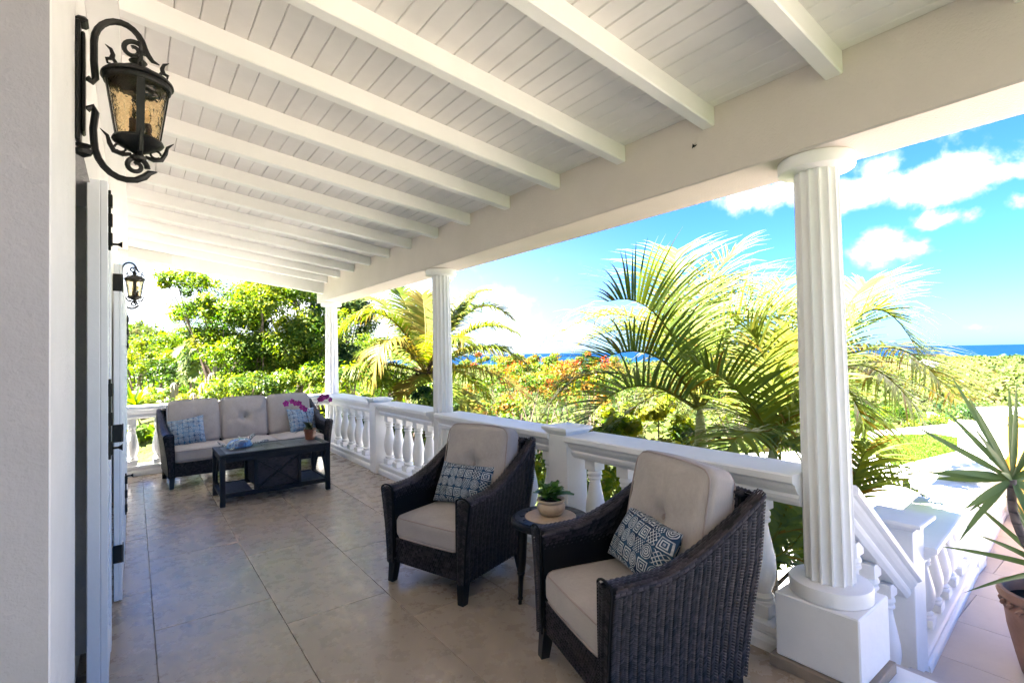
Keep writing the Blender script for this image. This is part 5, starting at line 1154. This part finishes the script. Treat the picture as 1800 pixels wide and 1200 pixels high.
for (px, py, d, r, lab, mt, tc) in ((1680, 778, 27, (1.9, 1.2, .6), 'orange tinged hedge at the right end of the lawn', 'leaf_flame', .35), (1640, 760, 30, (3.2, 1.5, 1.0), 'yellow green trees behind the lawn', 'leaf_yel', .45), (1690, 735, 38, (3.0, 2.0, 1.3), 'dark rounded tree in front of the boundary wall', 'leaf_dark', .6),
                                 (1560, 740, 36, (3.5, 2, 1.4), 'shrubby trees behind the drooping palm fronds', 'leaf_yel', .35), (1720, 745, 42, (3.5, 2.5, 1.6), 'big dark green tree beyond the boundary wall', 'leaf_dark', .55), (1780, 790, 20, (1.2, 1, .9), 'green shrub right of the gate pillar', 'leaf_mid', .6), (1100, 690, 45, (5, 4, 2.2), 'pale trees glimpsed through the feathery palm', 'leaf_yel', .5), (1300, 700, 40, (5, 4, 2.0), 'trees glimpsed between the two right palms', 'leaf_yel', .5), (1400, 740, 30, (3, 3, 1.6), 'trees glimpsed beside the nearest column', 'leaf_yel', .55)):
    bush('garden_tree', lab, px, py, d, r, 34, 4600, .16, mt, tc, 'tree', 'shrubs round the courtyard', r0=.09, clump=min(r)*.4, asp=.55, red=.1 if mt == 'leaf_flame' else 0)

# cactus columns, rosette plants and rocks in the left garden
for k, (px, py, d, lab) in enumerate(((357, 672, 11.8, 'short brown cactus column left of the group'), (372, 655, 12, 'tall cactus column in the middle of the group'), (381, 630, 12.2, 'tallest cactus column, under the grey green palm'), (340, 690, 11.6, 'small pale cactus beside the group'), (306, 672, 11.5, 'slim grey post shaped cactus near the rosette plant'))):
    tp = at(px, py, d); gz = float(ground_z(tp.x, tp.y)); H_ = tp.z-gz; t = thing('column_cactus', lab, 'cactus', (tp.x, tp.y, gz), 0, 'cactus columns in the left garden')
    n = 24; v = []; zs = [-.1, H_*.3, H_*.7, H_-.10, H_-.03, H_]; rs = [.06, .075, .075, .07, .045, .01]
    for z, r_ in zip(zs, rs): v += [(r_*(1+.22*math.cos(8*2*PI*i/n))*math.cos(2*PI*i/n), r_*(1+.22*math.cos(8*2*PI*i/n))*math.sin(2*PI*i/n), z) for i in range(n)]
    m = MB(); m.add(v, [(i*n+j, i*n+(j+1) % n, (i+1)*n+(j+1) % n, (i+1)*n+j) for i in range(5) for j in range(n)]); m.build('stem', 'cactus', t, True)
def rosette(name, label, pos, n, L, w, mat, el=(.1, 1.3), droop=.25, cat='plant', trunk=None, trunkmat='yuccatrunk', group=None, tint=None):
    t = thing(name, label, cat, pos, 0, group); top = Vector((0, 0, .05))
    if trunk: MB().tube([Vector(p)-Vector(pos) for p in trunk[0]], trunk[1], 12).build('trunk', trunkmat, t, True); top = Vector(trunk[0][-1])-Vector(pos)
    for k in range(n):
        az = k*2.399963+random.uniform(-.2, .2); f = (k+.5)/n; e = el[0]+(el[1]-el[0])*f; 
        leaf_obj('leaf', arc_path(az, e, L*random.uniform(.8, 1.1), droop*(1-f*.7), top+Vector((0, 0, f*.05))), w, mat, t, fold=.3, nseg=8, prof=lambda t_: (min(1, .45+t_*1.6) if t_ < .4 else 1-((t_-.4)/.6)**1.7)+.01, tint=tint)
    return t
gp3 = at(238, 700, 9.9); rosette('rosette_plant', 'yellow green strappy rosette plant above the far balustrade at the left end', (gp3.x, gp3.y, gp3.z-.25), 34, .60, .075, 'leaf_yel', (.0, 1.2), .3)
gp3 = at(325, 690, 12.5); rosette('spiky_rosette', 'small spiky grey green rosette between the cactus columns', (gp3.x, gp3.y, gp3.z-.2), 30, .38, .03, 'leaf_mid', (.0, 1.4), .1)
for k, (px, py, d, s) in enumerate(((272, 690, 13, .30), (300, 694, 12.5, .22), (345, 702, 11.4, .20), (255, 685, 14, .26), (395, 705, 11.5, .22), (285, 708, 12, .2))):
    c = at(px, py, d); gz = c.z-.15; bm = bmesh.new(); bmesh.ops.create_icosphere(bm, subdivisions=3, radius=s)
    ph = [random.uniform(0, 6) for _ in range(3)]
    for v_ in bm.verts: f = 1+.18*math.sin(v_.co.x*9/s*.3+ph[0])*math.sin(v_.co.y*8/s*.3+ph[1])+.12*math.sin(v_.co.z*17/s*.3+ph[2]); v_.co = Vector((v_.co.x*f*1.2, v_.co.y*f, v_.co.z*f*.75))
    me = bpy.data.meshes.new('rock'); bm.to_mesh(me); bm.free(); o = link('rock', me, 'rock', None, False, loc=(c.x, c.y, gz)); props(o, ['pale brown boulder left of the slim cactus', 'rounded rock below the slim cactus', 'small rock at the foot of the cactus columns', 'boulder at the far left under the dark shrub', 'rock right of the cactus columns', 'flat rock behind the sofa arm'][k], 'rock', 'rocks in the left garden')
# soil mound of the left garden, so that the rocks and plants stand on it
c0 = onz(330, 740, -.2); mv = []
mm_ = np.linspace(-1, 1, 41); X_, Y_ = np.meshgrid(mm_*5.5, mm_*3.6, indexing='ij'); gx, gy = X_+1.5, Y_+13.2
rr_ = np.clip(1-(np.abs(mm_)[:, None]**3+np.abs(mm_)[None]**3), 0, 1); gzz = ground_z(gx, gy)*(1-rr_**.4)+(.12+.22*np.sin(gx*1.3)*np.cos(gy*1.7)+.12*np.sin(gx*4)*np.sin(gy*3.3))*rr_**.4-.06
props(npmesh('rockery_mound', np.stack([gx, gy, gzz], -1), grid_faces(41, 41), 'ground', smooth=True), 'planted rockery mound behind the sofa', kind='structure')

# yucca in the terracotta pot on the deck, and the yellow pot
PX, PY = 4.30, .475
pt = thing('potted_yucca', 'large terracotta pot with a curved stemmed yucca at the right edge of the deck', 'potted plant', (PX, PY, DECK+.001))
m = MB(); m.lathe([(.15, 0), (.16, .01), (.185, .12), (.215, .27), (.225, .37), (.232, .385), (.228, .40), (.225, .445), (.250, .452), (.258, .475), (.252, .50), (.232, .505), (.222, .49), (.215, .42)], 40); m.build('pot', 'terracotta', pt, True, 45)
for k in range(22):
    a = 2*PI*k/22; pts = [(.236*math.cos(a+q*.22), .236*math.sin(a+q*.22), .415+.018*math.sin(q*PI)) for q in (-.5, -.25, 0, .25, .5)]; m = MB(); m.tube(pts, [.006, .012, .014, .012, .006], 6); m.build('garland_bead', 'terracotta', pt, True)
m = MB(); m.lathe([(.22, .43), (.002, .45)], 24); m.build('soil', 'soil', pt)
yt = at(1779, 842, 2.92); ys = Vector((PX+.02, PY, DECK+.44)); to = yt-Vector((PX, PY, DECK+.001))
q0 = ys-Vector((PX, PY, DECK)); pts = []
for i in range(13):
    f = i/12; pts.append(q0.lerp(to, f)+Vector((-RIGHT.x, -RIGHT.y, 0))*.055*math.sin(PI*f)*(1 if f > .3 else .8)+Vector((RIGHT.x, RIGHT.y, 0))*.02*math.sin(2*PI*f))
MB().tube(pts, [.026-.006*i/12 for i in range(13)], 14).build('stem', 'yuccatrunk', pt, True)
def yl(az_px, Lp, drop=0, dep=0, w=.055, tint=None):
    """leaf of the crown: az_px angle in the picture plane (deg, 0 = right, 90 = up), tilted towards or away by dep"""
    a = math.radians(az_px); d = (RIGHT*math.cos(a)+UP*math.sin(a)+FWD*dep).normalized(); o_ = to.copy(); d = Vector(d)
    leaf_obj('leaf', lambda t_: o_+d*Lp*t_+Vector((0, 0, -1))*drop*Lp*t_*t_, w, 'yucca', pt, fold=.28, nseg=10, up=tuple((-FWD+Vector((0, 0, .4))).normalized()), prof=lambda t_: (min(1, .40+t_*1.9) if t_ < .35 else 1-((t_-.35)/.65)**1.8)+.01, tint=tint)
for a_, L_, dr, dp in ((168, .52, .06, -.2), (176, .46, .03, .2), (184, .40, .0, .3), (205, .36, .05, -.1), (225, .40, .25, .1), (150, .62, .0, .1), (138, .46, .0, -.3), (128, .52, .0, .2), (122, .60, .0, -.1), (108, .66, .0, .3), (99, .60, .0, -.2), (92, .56, .0, .0), (84, .46, .0, -.35), (76, .50, 0, .2), (64, .52, 0, -.1), (50, .5, .05, .2), (35, .5, .1, -.2), (18, .5, .1, .1), (2, .48, .15, .3), (-20, .4, .2, -.2), (262, .22, .0, -.6), (280, .20, .0, -.4), (160, .3, 0, -.7), (60, .3, 0, -.7), (100, .35, 0, .7), (240, .28, .1, .6), (-45, .3, .2, -.4)):
    yl(a_, L_, dr, dp, .042 if L_ > .35 else .038)
o2_ = to; low_c = Vector((0.06, .02, .62))
for a_, L_, dr, dp in ((118, .50, 0, .1), (128, .55, 0, -.2), (135, .62, .0, .2), (150, .60, .1, -.1), (165, .62, .1, .2), (178, .55, .05, -.3), (105, .45, 0, .3), (90, .45, 0, -.2), (70, .4, 0, .1), (190, .5, .15, .1), (50, .4, 0, -.1), (30, .4, .1, .2)):
    a = math.radians(a_); d = (RIGHT*math.cos(a)+UP*math.sin(a)+FWD*dp).normalized(); leaf_obj('lower_leaf', lambda t_, d=d, L_=L_, dr=dr: low_c+d*L_*t_+Vector((0, 0, -1))*dr*L_*t_*t_, .036, 'yucca', pt, fold=.3, up=tuple((-FWD).normalized()), prof=lambda t_: (1-t_**2)+.01, tint=.45)
yp = onz(1806, 960, DECK); yt_ = thing('yellow_pot', 'tall glossy yellow planter standing in the sun behind the yucca stem', 'planter', (7.9, .92, DECK+.001))
m = MB(); m.lathe([(.16, 0), (.20, .05), (.30, .45), (.33, .80), (.30, 1.0), (.27, 1.08), (.32, 1.12), (.30, 1.14), (.25, 1.10)], 40); m.build('pot', 'yellow', yt_, True, 50)
m = MB(); m.lathe([(.26, 1.06), (.002, 1.07)], 20); m.build('soil', 'soil', yt_)
for k in range(16): leaf_obj('leaf', arc_path(k*2.4, .3+k*.06, .45, .2, (0, 0, 1.07)), .05, 'yucca', yt_, fold=.3)

# scrub over the plain ------------------------------------------------------------------
def scrub(name, label, az0, az1, r0, r1, nb, per, size, leafk, mat, zoff=.0, kind='stuff', tintc=.5, power=1.0, filt=None):
    az = rng.uniform(math.radians(az0), math.radians(az1), nb); r = r0+(r1-r0)*rng.uniform(0, 1, nb)**power
    x = r*np.sin(az); y = r*np.cos(az)
    if filt is not None: k = filt(x, y); x, y, r = x[k], y[k], r[k]
    nb = len(x); z = ground_z(x, y); S_ = size*(.5+1.0*rng.uniform(size=nb)**1.5)*(1+r/ (r1*1.2))
    n = nb*per; idx = np.repeat(np.arange(nb), per); q = rng.normal(size=(n, 3)); q[:, 2] = np.abs(q[:, 2]); q /= np.linalg.norm(q, axis=1, keepdims=True)
    p = np.stack([x[idx], y[idx], z[idx]], -1)+q*S_[idx][:, None]*np.array([1, 1, .8])*rng.uniform(.6, 1, (n, 1)); nr = q+rng.normal(size=(n, 3))*.5; L = S_[idx]*leafk*rng.uniform(.6, 1.4, n)
    V, F = leaf_quads(p, nr, L, L*.8, .1); ct = rng.normal(0, .20, nb); t = np.clip(tintc+ct[idx]+rng.normal(0, .15, n), 0, 1)
    props(npmesh(name, V, F, mat, None, tint=t), label, kind=kind)
scrub('hill_scrub', 'leafy scrub covering the rise behind the left garden', -30, 30, 24, 120, 1700, 110, 1.3, .15, 'leaf_yel', power=1.0, tintc=.42)
scrub('near_scrub', 'yellow green scrub woodland on the slope below the house', 27, 100, 42, 190, 2300, 60, 1.7, .30, 'leaf_scrub', power=1.3, tintc=.45)
scrub('plain_scrub', 'pale green scrub covering the coastal plain', 10, 95, 190, 620, 6500, 22, 2.6, .55, 'leaf_scrub', power=1.2)
scrub('far_scrub', 'hazy low scrub near the shore', 10, 95, 620, 1480, 9000, 9, 2.6, .8, 'leaf_scrub', power=1.0, tintc=.58)
scrub('shore_trees', 'dark line of trees along the shore', 30, 84, 1380, 1500, 900, 14, 3.6, .7, 'leaf_dark', power=1.0, tintc=.5)
for k in range(5):
    c = onz(random.uniform(1600, 1690), random.uniform(634, 645), -27.5); s = random.uniform(5, 9); t = thing('far_house', 'tiny white house in the scrub near the shore', 'house', (c.x, c.y, float(ground_z(c.x, c.y))), random.uniform(0, 3), 'white houses near the shore')
    m = MB(); m.box(-s, s, -s*.6, s*.6, -1, 5); m.build('walls', 'white', t); m = MB(); m.add([(-s*1.1, -s*.7, 5.01), (s*1.1, -s*.7, 5.01), (s*1.1, s*.7, 5.01), (-s*1.1, s*.7, 5.01), (-s*.6, 0, 7), (s*.6, 0, 7)], [(0, 1, 5, 4), (1, 2, 5), (2, 3, 4, 5), (3, 0, 4), (3, 2, 1, 0)]); m.build('roof', 'rock', t)
